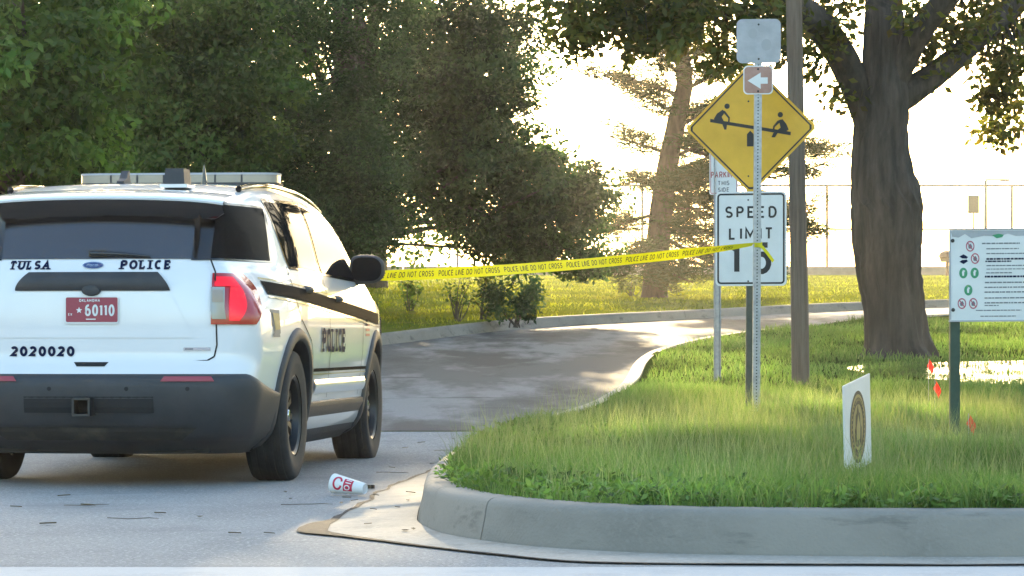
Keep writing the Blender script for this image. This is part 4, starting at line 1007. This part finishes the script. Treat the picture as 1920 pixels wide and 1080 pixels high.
# red utility marker flags
for (px, py, Yf, hh, lab) in ((1741, 683, 26.2, .20, 'red plastic marker flag at the edge of the puddle'), (1753, 725, 23.0, .20, 'limp red plastic marker flag between the yard sign and the rules board'), (1816, 790, 19.2, .06, 'short red marker flag at the foot of the rules board post')):
    p = W(px, py, Yf); g0 = gz(p.x, p.y); fl = thing('marker_flag', lab, 'flag', (p.x, p.y, g0), group='red marker flags in the lawn')
    o = MB(); o.tube([(0, 0, -.05), (0, 0, p.z-g0+.05)], .002, 5); obj('wire', o, M['galv'], fl)
    o = MB(); zt = p.z-g0+.05
    o.patch(lambda u, v: (.002+.032*u+.010*math.sin(5*v), .03*math.sin(3*u+2*v), zt-.02*u-(.07+.02*u)*v-.03*u*u), 5, 6); obj('pennant', o, M['flag'], fl)

# foam cup and scraps on the street
Yc = 16.55; cc = W(655, 922, Yc); cup = thing('foam_cup', 'discarded white foam cup with red print lying beside the gutter', 'cup', (cc.x, Yc, .0))
ca = Matrix.Rotation(R(-27), 3, 'Z') @ Matrix.Rotation(R(7.5), 3, 'Y')
def cf(r, a, h): return ca @ Vector((h-.10, r*math.cos(a), r*math.sin(a))) + Vector((0, 0, .052))
cr_ = lambda h: .054-.125*h
o = MB(); o.lathe([(.001,.004),(.044,.004),(.049,.0),(.0535,.003),(.0535,.012)]+[(cr_(h), h) for h in (.014,.05,.10,.15,.195)]+[(.0275,.197),(.024,.192),(.001,.19)], 32, cf); obj('cup_body', o, M['foam'], cup, 40)
def cpr(u, v, l=0): return cf(cr_(u)+.0008+l, R(150)-v/.045, u)
o = MB(); stroke(o, arc(.052, -.012, .022, .032, 20, 340, 20), .0055, lambda a, b, l: cpr(a, b, l), 0); obj('cup_print', o, M['cup_red'], cup)
o = MB(); o.disc(.055, .018, .006, lambda a, b: cpr(a, b, .0004), 12); obj('cup_print', o, M['cup_red'], cup)
o = MB(); o.patch(lambda u, v: cpr(.085+.052*u, -.052+.075*v), 8, 8); obj('cup_print', o, M['cup_red'], cup)
o = MB(); stroke(o, [(.096,.015),(.128,.015)], .003, lambda a, b, l: cpr(a, b, .0008), 0); stroke(o, [(.096,-.002),(.128,-.002)], .003, lambda a, b, l: cpr(a, b, .0008), 0); stroke(o, arc(.108,-.03,.014,.013,0,360,14), .003, lambda a, b, l: cpr(a, b, .0008), 0)
q_ = obj('cup_mark', o, M['foam'], cup); q_['kind'] = 'stuff'
cp = W(695, 911, 17.3); o = MB(); o.lathe([(.001,.012),(.016,.012),(.02,.02),(.023,.02),(.024,.0)], 18); co_ = obj('bottle_cap', o, M['gloss_black'], None, 40); co_.location = (cp.x, 17.3, .004); tag(co_, 'small black plastic cap lying behind the foam cup', 'cap')
rng = random.Random(11)
def scrap(x, y, L, kind, lab, grp, zz=.006):
    o = MB(); a = rng.uniform(0, 6.28)
    if kind == 'twig':
        a = rng.uniform(-.35, .35); P = [(L*(k/5-.5), .022*math.sin(k*1.3+L*40), .003+.004*rng.random()) for k in range(6)]; o.tube(P, [.0022]*5+[.001], 5); q = obj('twig', o, M['twig'])
    else:
        o.patch(lambda u, v: (L*(u-.5), L*.5*(v-.5)*math.sin(math.pi*min(max(u, .06), .96)), .003+L*.07*(abs(v-.5)*2)**2+.004*u), 5, 4); q = obj('fallen_leaf', o, M['dry_leaf'])
    q.location = (x, y, zz+tz(y)); q.rotation_euler = (0, 0, a); return tag(q, lab, 'twig' if kind == 'twig' else 'leaf', grp)
for px, py in ((30,953),(165,950),(440,1003),(505,1003),(375,972),(535,925),(545,938),(120,932),(90,985),(300,965),(760,852),(790,846),(850,842),(735,880),(810,874)):
    Y = CH*F/(py-HY); scrap((px-960)/F*Y, Y, rng.uniform(.04, .08), 'leaf', 'dry fallen leaf on the grey asphalt street', 'fallen leaves on the street', .003)
for px, py, L in ((162,950,.22),(575,948,.26),(250,975,.24),(735,888,.2),(850,855,.28)):
    Y = CH*F/(py-HY); scrap((px-960)/F*Y, Y, L, 'twig', 'thin dry twig on the grey asphalt street', 'twigs on the street', .003)
for px, py in ((770,930),(765,945),(745,958),(700,962),(775,1000),(760,1003),(690,990),(705,935),(650,940),(665,945),(640,950)):
    Y = CH*F/(py-HY); scrap((px-960)/F*Y, Y, rng.uniform(.035, .07), 'leaf', 'dry leaf scrap lying on the beige gutter concrete', 'leaf scraps in the gutter', .014)

# ------------------------------------------------------------------ caution tape
TP = [(2.40,0)]
mpt = car.matrix_world if False else Matrix.Translation((CX0, CY0, 0)) @ Matrix.Rotation(R(90)-CPSI, 4, 'Z')
A_ = mpt @ Vector((2.44, -.97, 1.255))
B_ = W(1412, 458, Yg-.034)
n = 160; TC = []
for k in range(n+1):
    t = k/n; p = A_.lerp(B_, t); p.z -= .42*t*(1-t)*.40; TC.append(p)
tail = [W(1421, 458, Yg-.036), W(1430, 464, Yg-.05), W(1440, 476, Yg-.06), W(1450, 490, Yg-.065)]
tp = thing('caution_tape', 'yellow caution tape with black print tied from the car mirror to the sign post', 'tape')
def tape_pt(s, v, l=0.0):
    k = min(max(s, 0), 1)*n; i = int(min(k, n-1)); f_ = k-i; c = TC[i].lerp(TC[i+1], f_)
    tw = .25*math.sin(s*9+1)+.12*math.sin(s*31) + (1.0*max(0, (s-.80)/.2) if s > .8 else 0) + (.9*max(0, (.06-s)/.06) if s < .06 else 0)
    w = .076*(1-.5*max(0, (s-.85)/.15))
    d_ = (TC[i+1]-TC[i]).normalized(); nrm = d_.cross(Vector((0, 0, 1))).normalized(); up = Vector((0, 0, 1))
    dirv = up*math.cos(tw)+nrm*math.sin(tw); out = nrm*math.cos(tw)-up*math.sin(tw)
    if out.y > 0: out = -out
    return c + dirv*w*(v-.5) + out*l
o = MB(); o.patch(lambda u, v: tape_pt(u, v), 200, 3); rb = obj('ribbon', o, M['tape'], tp, 180)
Lt = sum((TC[i+1]-TC[i]).length for i in range(n)); o = MB(); x = .1
while x < Lt-.3:
    x += text(o, 'POLICE LINE DO NOT CROSS', .040, .0062, lambda u, v, l: tape_pt((x+u)/Lt, .25+v/.076, .0012+l*.5), 0, 0, track=.12) + .05
q_ = obj('tape_lettering', o, M['black'], rb); q_['kind'] = 'stuff'
for sl, nm in (((0, .0), 'tape_tail'),):
    o = MB(); o.patch(lambda u, v: (lambda p: p+Vector((.014*(v-.5), -.004*v, .020*(v-.5))))(tail[min(int(u*3), 2)].lerp(tail[min(int(u*3), 2)+1], u*3-min(int(u*3), 2))), 12, 2); obj(nm, o, M['tape'], tp, 180)
o = MB(); o.patch(lambda u, v: (Xg+.008+.034*math.copysign(abs(math.cos(2*math.pi*u))**.4, math.cos(2*math.pi*u)), Yg+.034*math.copysign(abs(math.sin(2*math.pi*u))**.4, math.sin(2*math.pi*u)), B_.z-.018+.036*v+.006*math.sin(6.28*u)), 24, 2); obj('tape_knot', o, M['tape'], tp)
o = MB(); o.patch(lambda u, v: mpt @ Vector((2.43+.052*math.cos(2*math.pi*u), -.945+.015*(v-.5)*2, 1.225+.034*math.sin(2*math.pi*u))), 20, 2); obj('tape_knot', o, M['tape'], tp)

# ------------------------------------------------------------------ trees
def crown_pts(ell, rng, spacing):
    """clump centres inside a list of (centre, radii, count) ellipsoids"""
    out = []
    for c, r, n in ell:
        d = rng.normal(size=(n, 3)); d /= np.linalg.norm(d, axis=1)[:, None]; q = rng.random(n)**.4
        out.append(np.array(c)+d*np.array(r)*q[:, None])
    return np.concatenate(out)
def branch(mb, a, b, r0, r1, rng, n=5, sag=.12):
    a, b = Vector(a), Vector(b); L = (b-a).length; P = []
    j = Vector(rng.normal(size=3))*L*.07
    for k in range(n+1):
        t = k/n; p = a.lerp(b, t)+j*math.sin(math.pi*t); p.z += L*sag*math.sin(math.pi*t); P.append(p)
    mb.tube(P, [r0+(r1-r0)*k/n for k in range(n+1)], 6)
def tree(name, label, base, H, trunk_r, ell, per, size, m, seed, clump=.55, bark='bark', nb=26, aspect=.5, droop=.35, lean=(0, 0), group=None, cat='tree', upper=None):
    """base point, crown ellipsoids relative to the base; upper: coarser leaves high above the frame, needed only for shade"""
    rng = np.random.default_rng(seed); t = thing(name, label, cat, base, group=group)
    mb = MB(); P = [(lean[0]*k/8+.06*math.sin(k*1.3+seed), lean[1]*k/8+.06*math.cos(k*1.1+seed), -.25+(H*.8+.25)*k/8) for k in range(9)]
    mb.tube(P, [trunk_r*(1.35 if k == 0 else 1.0-.09*k) for k in range(9)], 12)
    cs = crown_pts(ell, rng, clump)
    for c in cs[rng.permutation(len(cs))[:nb]]:
        k = int(np.clip((c[2]/(H*.8))*8*.62, 1, 7)); branch(mb, P[k], c, trunk_r*.22, .012, rng)
    obj('trunk', mb, M[bark], t, 60)
    rad = clump*(.65+.7*rng.random(len(cs)))[:, None]*np.array([1.15, 1.15, .62])[None, :]
    V = leaves_np(cs, rad, per, size, rng, aspect, droop); tn = np.repeat(np.clip(rng.random(len(cs))**1.4, 0, 1), per*4)
    if upper:
        cu = crown_pts(upper[0], rng, 1); V = np.concatenate([V, leaves_np(cu, np.full((len(cu), 3), upper[1]), upper[2], upper[3], rng, .6, droop)]); tn = np.concatenate([tn, np.full(len(cu)*upper[2]*4, .4)])
    cr = obj_np('crown', V, quads(len(V)//4), M[m], t, tone=tn); return t
def fz(X, Y): return float(tza(Y))+.12
def bz(px, Y): X = (px-960)/F*Y; return (X, Y, fz(X, Y))
def rel(px, py, Y, base): p = W(px, py, Y); return (p.x-base[0], p.y-base[1], p.z-base[2])
def el(px, py, Y, base, rpx, rpy, ry, n): s_ = F/Y; return (rel(px, py, Y, base), (rpx/s_, ry, rpy/s_), n)

GT = 'trees beyond the park road'
# light green tree nearest the road on the left
b = bz(30, 38); tree('broadleaf_tree', 'light green tree with large hanging leaf sprays behind the police car roof', b, 11, .20,
   [el(70,90,36,b,170,150,1.3,60), el(60,250,36,b,150,110,1.2,45), el(-60,200,37,b,150,260,1.4,50), el(170,60,36.5,b,100,110,1.0,24), el(130,330,37,b,110,60,1.0,16)],
   150, .125, 'leaf_lit', 21, clump=.36, aspect=.52, droop=.6, upper=([((0,0,8.5),(3.6,2.6,2.6),90)], .7, 60, .22), group=GT)
b = bz(330, 46); tree('broadleaf_tree', 'olive green tree with mixed brownish sprays between the light green tree and the dark cedar', b, 13, .25,
   [el(330,90,44,b,170,170,1.6,90), el(300,260,44,b,190,110,1.5,60), el(460,160,44,b,110,190,1.4,55), el(180,170,46,b,120,230,1.6,50)],
   170, .105, 'leaf_mid', 22, clump=.42, droop=.5, upper=([((0,0,10),(4.2,3,3.2),110)], .8, 60, .24), group=GT)
b = bz(640, 49); tree('cedar_tree', 'dense dark cedar with fine foliage reaching low beside the police car', b, 13, .24,
   [el(620,330,47,b,150,150,1.5,80), el(640,120,47.5,b,170,190,1.6,100), el(560,430,47,b,120,110,1.3,45), el(700,430,47,b,75,75,1.1,40), el(500,330,48,b,130,160,1.5,60)],
   240, .08, 'leaf_dark', 23, clump=.44, aspect=.34, droop=.2, upper=([((0,0,10),(3.6,3,3.6),110)], .8, 60, .24), group=GT)
b = bz(675, 52); tree('broadleaf_tree', 'dark spreading tree whose ragged branches hang over the caution tape', b, 14, .13,
   [el(860,110,50.5,b,140,180,1.7,150), el(830,290,50.5,b,105,120,1.5,85), el(920,220,50.5,b,80,90,1.3,36), el(950,330,50.5,b,110,110,1.6,60), el(1030,390,50.5,b,105,80,1.5,50), el(1095,370,50.5,b,70,75,1.1,26), el(1000,290,50.5,b,60,50,1,12), el(930,450,50.5,b,75,60,1.2,26), el(870,410,50.5,b,60,50,1.0,12), el(1000,480,50.5,b,55,45,.9,16), el(990,80,50.5,b,60,110,1.4,14), el(1090,480,50.5,b,60,36,.9,14)],
   125, .10, 'leaf_dark', 24, clump=.36, droop=.5, upper=([((1.3,2,11.2),(4.4,3,3.6),150), ((4.7,3,10.6),(3,2.6,2.6),90), ((2.3,3,15),(4,3,2.2),90)], .8, 70, .26), group=GT)  # upper crown stretched to the right above the frame to block the sun
# second row closing the view behind
for k, (px, Y, lab) in enumerate(((120, 66, 'shadowy tree filling the gaps behind the light green tree'), (420, 70, 'shadowy tree filling the gaps behind the olive green tree'), (700, 72, 'shadowy tree standing behind the dark cedar'), (-160, 60, 'shadowy tree at the outer edge of the tree row beside the street'))):
    b = bz(px, Y); tree('broadleaf_tree', lab, b, 14, .25, [((0,0,3.2),(2.9,1.6,3.0),90), ((0,0,6.5),(3.0,1.8,2.6),70)], 120, .16, 'leaf_dark', 30+k, clump=.7, nb=14, group=GT, upper=([((0,0,10.5),(3.4,2.6,3),90)], .8, 50, .28))

for k, (x, y, lab) in enumerate(((11.5, 28, 'broad green tree added out of frame on the right for the car glass to reflect'), (13.2, 60, 'low spreading green tree added past the right frame edge to darken the car glass reflection'))):
    tree('broadleaf_tree', lab, (x, y, gz(x, y) if y < 40 else fz(x, y)), 11, .28, [((0,0,4.0),(2.6,3.0,2.8),80), ((0,0,7.4),(2.8,2.6,2.2),50)], 70, .2, 'leaf_mid', 60+k, clump=.8, nb=14, group='unseen trees added for the car glass reflections')  # unseen trees, added so the side windows reflect dark foliage
# big oak on the lawn
Yo = 34.7; bo = W(1683, 668, Yo); ob = (bo.x, bo.y, gz(bo.x, Yo)); rng = np.random.default_rng(77)
oak = thing('oak_tree', 'large oak with thick dark trunk and forked limbs on the lawn', 'tree', ob)
def otube(nm, pts, ns=16, n=18, seed=0, smooth=80):
    P = np.array([[*rel(px, py, Yo+dy, ob), w/2/(F/Yo)] for px, py, w, dy in pts]); t = np.concatenate([[0], np.cumsum(np.linalg.norm(np.diff(P[:, :3], axis=0), axis=1))])
    fs = [hermite(t, P[:, k]) for k in range(4)]; tt = np.linspace(0, t[-1], ns); mb = MB()
    mb.tube([(fs[0](a), fs[1](a), fs[2](a)) for a in tt], [fs[3](a) for a in tt], n)
    rr = np.random.default_rng(seed)
    cen = [np.array((fs[0](a), fs[1](a), fs[2](a))) for a in tt]; V2 = []
    for j, v in enumerate(mb.v):
        c = cen[j//n]; d_ = np.array(v)-c; a = 2*math.pi*(j % n)/n; h = tt[j//n]
        rdg = .035*math.sin(11*a+1.4*math.sin(h*1.9+a)) + .028*math.sin(19*a+2.1*math.sin(h*1.3+2*a)+h*.8) + .02*rr.normal()
        if nm == 'trunk' and h < .9: rdg += (.9-h)*.22*math.sin(5*a+1)
        V2.append(tuple(c+d_*(1+rdg)))
    mb.v = V2
    return obj(nm, mb, M['bark_oak'], oak, smooth)
otube('trunk', [(1683,705,165,0),(1684,672,142,0),(1681,640,116,0),(1674,560,112,0),(1663,470,122,0),(1664,390,132,0),(1655,330,118,0),(1650,255,100,0),(1655,190,98,0),(1656,120,78,0),(1657,40,72,0),(1660,-60,66,.2),(1668,-220,50,.5),(1672,-420,30,.8)], 90, 72, 1)
otube('limb', [(1640,255,62,0),(1612,180,56,-.1),(1580,110,54,-.3),(1535,45,56,-.6),(1480,5,52,-.9),(1420,-40,46,-1.3),(1300,-110,36,-1.8),(1180,-150,22,-2.2),(1080,-170,9,-2.6)], 40, 36, 2)
otube('limb', [(1660,200,56,0),(1690,180,56,.1),(1725,160,50,.2),(1790,110,44,.5),(1850,55,42,.8),(1905,5,40,1.1),(1990,-70,34,1.6),(2150,-160,20,2.2)], 40, 36, 3)
otube('limb', [(1670,160,56,0),(1698,105,50,-.1),(1735,45,46,-.3),(1780,-10,42,-.5),(1850,-110,34,-.8),(1930,-260,16,-1.1)], 34, 32, 4)
mbk = MB(); a_ = rel(1725, 383, Yo-.1, ob); mbk.lathe([(.001,.10),(.06,.09),(.10,.05),(.12,0),(.10,-.06),(.05,-.11),(.001,-.12)], 14, lambda r, a, h: (a_[0]-.045+r*math.cos(a)*.75, a_[1]+.05+r*math.sin(a), a_[2]+h*1.3)); obj('burl', mbk, M['bark_oak'], oak, 80)
tw = MB(); cl = []
def spray(px, py, Y, n, rpx, rpy, ry, origin=None):
    s_ = F/Y; c = np.array(rel(px, py, Y, ob)); d_ = rng.normal(size=(n, 3)); d_ /= np.linalg.norm(d_, axis=1)[:, None]
    p = c+d_*np.array([rpx/s_, ry, rpy/s_])*(rng.random(n)**.5)[:, None]; cl.append(p)
    if origin:
        o_ = rel(*origin, ob)
        for q in p[:max(2, n//4)]: branch(tw, o_, q, .018, .004, rng, sag=.05)
spray(1890,150,36,9,60,45,.6,(1860,60,35.4)); spray(1880,245,36.5,5,45,32,.5,(1890,20,35.6)); spray(1850,110,35.5,5,35,35,.4,(1850,60,35.4)); spray(1800,50,35,9,40,50,.5,(1790,110,35.2))
spray(1740,120,35,4,28,32,.4,(1735,60,34.4)); spray(1560,40,34,5,35,50,.4,(1535,45,34.1)); spray(1525,110,34,3,16,35,.3,(1525,40,34.1)); spray(1575,170,34.5,2,14,26,.2,(1560,80,34.2))
spray(1420,30,33,21,80,60,.8,(1450,-15,33.6)); spray(1300,20,33,24,90,55,.9,(1340,-85,33.1)); spray(1180,15,33,21,90,48,.9,(1220,-140,32.6)); spray(1080,10,33,16,80,55,.9,(1100,-165,32.2)); spray(1470,70,33.5,6,30,50,.4,(1480,5,33.8)); spray(1350,110,33,5,50,30,.5,(1340,-85,33.1)); spray(1180,90,33,4,60,26,.5,(1190,-145,32.6)); spray(1900,20,36,12,60,45,.7,(1905,5,35.8)); spray(1700,20,34,3,30,25,.3,(1700,90,34.6))
spray(1905,110,35.6,5,50,45,.5,(1880,40,35.6)); spray(1880,200,36.2,4,45,35,.5,(1890,20,35.6)); spray(1830,20,35,5,45,35,.5,(1800,-10,34.4)); spray(1720,60,35,6,35,35,.4,(1735,45,34.4)); spray(1590,30,34,3,30,35,.4,(1560,40,34.2)); spray(1240,70,33,10,80,40,.7,(1260,-130,32.8)); spray(1120,60,33,9,70,40,.7,(1120,-160,32.3))
obj('twigs', tw, M['bark_oak'], oak, 60)['kind'] = 'stuff'
cl = np.concatenate(cl); Vl = leaves_np(cl, np.full((len(cl), 3), .24), 40, .115, rng, .5, .45)
cu = crown_pts([((0,1,7.6),(6.4,4.4,1.9),80), ((-1,4,9.5),(6.0,5,2.4),90), ((-4.5,3,7.6),(4,4,1.6),80)], rng, 1)
Vu = leaves_np(cu, np.full((len(cu), 3), .75), 60, .24, rng, .6, .4)
tn = np.concatenate([np.repeat(rng.random(len(cl)), 40*4), np.full(len(Vu), .4)]); Vl = np.concatenate([Vl, Vu]); obj_np('crown', Vl, quads(len(Vl)//4), M['leaf_oak'], oak, tone=tn)

# pine across the road
Yn = 62.0; bpn = W(1226, 560, Yn); pb = (bpn.x, Yn, fz(bpn.x, Yn)); rng = np.random.default_rng(91)
pine = thing('pine_tree', 'leaning pine with open tufted branches on the sunlit grass across the road', 'tree', pb)
tp_ = [(1226,575,66),(1228,540,56),(1232,470,52),(1240,390,50),(1252,310,46),(1268,230,42),(1284,160,38),(1278,80,32),(1266,0,28),(1262,-120,24),(1258,-300,14)]
PT = [Vector(rel(px, py, Yn, pb)) for px, py, w in tp_]; mb = MB(); mb.tube(PT, [.86*w/2/(F/Yn) for *_, w in tp_], 14); obj('trunk', mb, M['bark_pine'], pine, 60)
def pine_at(py): 
    for (a, b2) in zip(range(len(tp_)-1), range(1, len(tp_))):
        if tp_[b2][1] <= py <= tp_[a][1]: t = (tp_[a][1]-py)/(tp_[a][1]-tp_[b2][1]); return PT[a].lerp(PT[b2], t)
    return PT[-1]
tips = []; bmb = MB()
spec = [(470,1380,500),(450,1150,520),(430,1340,440),(400,1110,440),(400,1420,440),(360,1370,330),(350,1160,345),(330,1440,300),(300,1390,250),(290,1140,255),(270,1480,300),(250,1560,300),(240,1400,190),(220,1190,180),(210,1500,240),(180,1130,140),(170,1380,120),(150,1200,90),(120,1400,60),(100,1140,40),(80,1330,20),(60,1200,-20),(40,1420,-20),(480,1300,530),(460,1190,490),(500,1260,545),(380,1320,390),(340,1300,350),(200,1330,215),(320,1535,330),(260,1580,285),(440,1450,520),(360,1520,400),(340,1530,440)]
for k, (y0, px, py) in enumerate(spec):
    a = pine_at(y0); dy = rng.normal()*.9; e = Vector(rel(px, py, Yn+dy, pb)); L = (e-a).length
    branch(bmb, a, e, .045, .010, rng, sag=-.04 if py > y0 else .05)
    for q in range(5+int(L*6)):
        t = .18+.87*rng.random(); p = a.lerp(e, min(t, 1.05)); p += Vector((rng.normal()*.18, rng.normal()*.22, rng.normal()*.09+.06)); tips.append(p)
up = crown_pts([((.4,0,9.6),(4.6,3.2,2.2),190), ((.4,0,13),(3.6,2.8,2.8),150), ((4.2,1,9.8),(3.8,3,1.7),120)], rng, 1)  # unseen upper crown, widened to keep sun off the lawn and road
obj('branches', bmb, M['bark_pine'], pine, 60)['kind'] = 'stuff'
tips = np.array([tuple(p) for p in tips])
def needles(c, rad, per, L, w):
    n = len(c)*per; cc_ = np.repeat(c, per, 0); t = rng.normal(size=(n, 3)); t[:, 2] = np.abs(t[:, 2])*.6-.1; t /= np.linalg.norm(t, axis=1)[:, None]
    u = rng.normal(size=(n, 3)); s = np.cross(t, u); s /= np.linalg.norm(s, axis=1)[:, None]; st_ = rng.normal(size=(n, 3))*np.array([1, 1, .45])*rad
    p = cc_+st_; LL = L*(.6+.7*rng.random(n))
    return np.stack([p-s*w, p+s*w, p+t*LL[:, None]+s*w*.4, p+t*LL[:, None]-s*w*.4], 1).reshape(-1, 3)
Vn = np.concatenate([needles(tips, .15, 85, .20, .011), needles(up, .55, 60, .45, .06)])
obj_np('crown', Vn, quads(len(Vn)//4), M['needle'], pine, tone=np.full(len(Vn), .4))

# shrubs on the far verge
def shrub(name, label, px, py, Y, w, h, n, per, size, m, seed, stems=9, base_w=.12):
    p = W(px, py, Y); b = (p.x, Y, fz(p.x, Y)); rng = np.random.default_rng(seed); t = thing(name, label, 'shrub', b); mb = MB(); cs = []
    for k in range(n):
        a = rng.random()*6.28; r_ = math.sqrt(rng.random()); z = h*(.25+.75*rng.random()); cs.append((math.cos(a)*r_*w/2*(.6+.4*z/h), math.sin(a)*r_*w/2*.8, z*(1-.25*r_)))
    cs = np.array(cs)
    for k in range(stems): branch(mb, (rng.normal()*base_w*.3, rng.normal()*base_w*.3, -.05), cs[k % n], .013, .004, rng, sag=.03)
    obj('stems', mb, M['bark'], t, 60)['kind'] = 'stuff'
    V = leaves_np(cs, np.full((n, 3), min(w, h)*.2), per, size, rng, .45, .4); obj_np('foliage', V, quads(len(V)//4), M[m], t, tone=np.repeat(rng.random(n), per*4)); return t
shrub('verge_shrub', 'dense dark leafy bush on the verge below the caution tape', 962, 604, 45.5, .95, .72, 34, 60, .075, 'leaf_dark', 51, 10)
shrub('verge_shrub', 'upright twiggy shrub with few leaves beside the dense verge bush', 857, 596, 46.5, .55, .75, 12, 22, .055, 'leaf_mid', 52, 12)
shrub('verge_shrub', 'loose leafy sprout hanging between the tape and the dense verge bush', 905, 580, 47.5, .45, .85, 12, 24, .08, 'leaf_oak', 53, 6)
shrub('verge_shrub', 'small leafy sapling on the verge beside the car mirror', 770, 565, 52, .45, .55, 9, 30, .08, 'leaf_mid', 54, 6)
shrub('verge_shrub', 'tiny leafy seedling beside the car bonnet', 690, 566, 50, .35, .38, 7, 26, .07, 'leaf_mid', 55, 5)
shrub('verge_shrub', 'low dead brush at the foot of the pine', 1185, 552, 63, .9, .45, 12, 30, .07, 'needle', 56, 8)

# ------------------------------------------------------------------ tennis court fence and far details
Yf = 103.0; s_ = F/Yf; fz0 = tz(Yf)+.10; fh = W(0, 347, Yf).z-fz0
fence = thing('court_fence', 'tall chain link court fence with thin steel posts behind the sunlit grass', 'fence', (0, Yf, fz0))
x0_, x1_ = -14.0, 24.0
for k in range(int((x1_-x0_)/3.05)+1):
    x = x0_+3.05*k; o = MB(); o.tube([(x, 0, -.2), (x, 0, fh)], .048, 8); obj('fence_post', o, M['fence'], fence, 60)
for z, r_ in ((fh-.02, .040), (fh*.5, .026), (.08, .026)):
    o = MB(); o.tube([(x0_, 0, z), (x1_, 0, z)], r_, 6); obj('fence_rail', o, M['fence'], fence, 60)
Vw = []; pitch = .10
for sgn in (-1, 1):
    for x in np.arange(x0_-fh, x1_+fh, pitch):
        a, b2 = (x, 0), (x+sgn*fh, fh)
        t0_, t1_ = 0, 1
        xs2 = sorted((a[0], b2[0]))
        if xs2[1] < x0_ or xs2[0] > x1_: continue
        def cl_(t): return a[0]+(b2[0]-a[0])*t
        ts = [t for t in np.linspace(0, 1, 41) if x0_ <= cl_(t) <= x1_]
        if len(ts) < 2: continue
        p, q = ts[0], ts[-1]; y = .004*sgn
        for w_ in (0,): Vw += [(cl_(p)-.0022, y, fh*p), (cl_(p)+.0022, y, fh*p), (cl_(q)+.0022, y, fh*q), (cl_(q)-.0022, y, fh*q)]
Vw = np.array(Vw); fm = obj_np('chain_link', Vw, quads(len(Vw)//4), M['fence'], fence); fm['kind'] = 'stuff'
lw = thing('low_wall', 'long low concrete edging wall between the far grass and the court', 'wall', (0, 97, tz(97)+.12)); 
for k in range(14):
    o = MB(); o.box((-20+3.02*k, 0, .12), (3.0, .25, .28)); obj('wall_section', o, M['stone'], lw)
p = W(1848, 600, 101); lp = thing('court_light_pole', 'thin steel lamp pole standing at the court fence', 'pole', (p.x, 101, tz(101)+.1)); o = MB(); zt = W(0, 338, 101).z-tz(101)-.1
o.tube([(0,0,-.2),(0,0,zt)], [.07,.05], 10); obj('shaft', o, M['fence'], lp, 60); o = MB(); o.box((.3, 0, zt+.02), (.6, .08, .05)); obj('lamp_arm', o, M['fence'], lp); o = MB(); o.box((.62, 0, zt+.0), (.3, .2, .08)); obj('lamp_head', o, M['fence'], lp)
p = W(1825, 600, 98.5); cs_ = thing('court_sign', 'small green sign on a thin post in front of the court fence', 'sign', (p.x, 98.5, tz(98.5)+.1)); o = MB(); zt = W(0, 366, 98.5).z-tz(98.5)-.1
o.tube([(0,0,-.2),(0,0,zt-.1)], .03, 8); obj('post', o, M['fence'], cs_, 60); o = MB(); o.box((0, -.04, zt-.29), (.36, .02, .58)); obj('plate', o, M['dark_post'], cs_)
p = W(1776, 600, 94); bx_ = thing('brown_bin', 'brown bin on a post half hidden behind the rules board', 'bin', (p.x, 94, tz(94)+.12)); o = MB(); zt = W(0, 470, 94).z-tz(94)-.12
o.tube([(0,0,-.1),(0,0,.55)], .05, 8); obj('post', o, M['brown_box'], bx_, 60); o = MB(); o.lathe([(.001,.42),(.20,.42),(.25,.6),(.27,zt-.2),(.22,zt-.06),(.10,zt),(.001,zt)], 20); obj('drum', o, M['brown_box'], bx_, 40)

# ------------------------------------------------------------------ sunlit air
o = MB(); o.box((0, 185, 9.0), (420, 440, 22)); hz = obj('haze', o, None); hz['kind'] = 'stuff'; hz['label'] = 'thin warm haze hanging in the low sunlight'
hm = bpy.data.materials.new('haze_air'); hm.use_nodes = True; hn = hm.node_tree; hn.nodes.remove(hn.nodes['Principled BSDF'])
pv = hn.nodes.new('ShaderNodeVolumePrincipled'); pv.inputs['Color'].default_value = (.95,.93,.88,1); pv.inputs['Density'].default_value = .00036; pv.inputs['Anisotropy'].default_value = .75
hn.links.new(pv.outputs[0], hn.nodes['Material Output'].inputs['Volume']); hz.data.materials.append(hm)
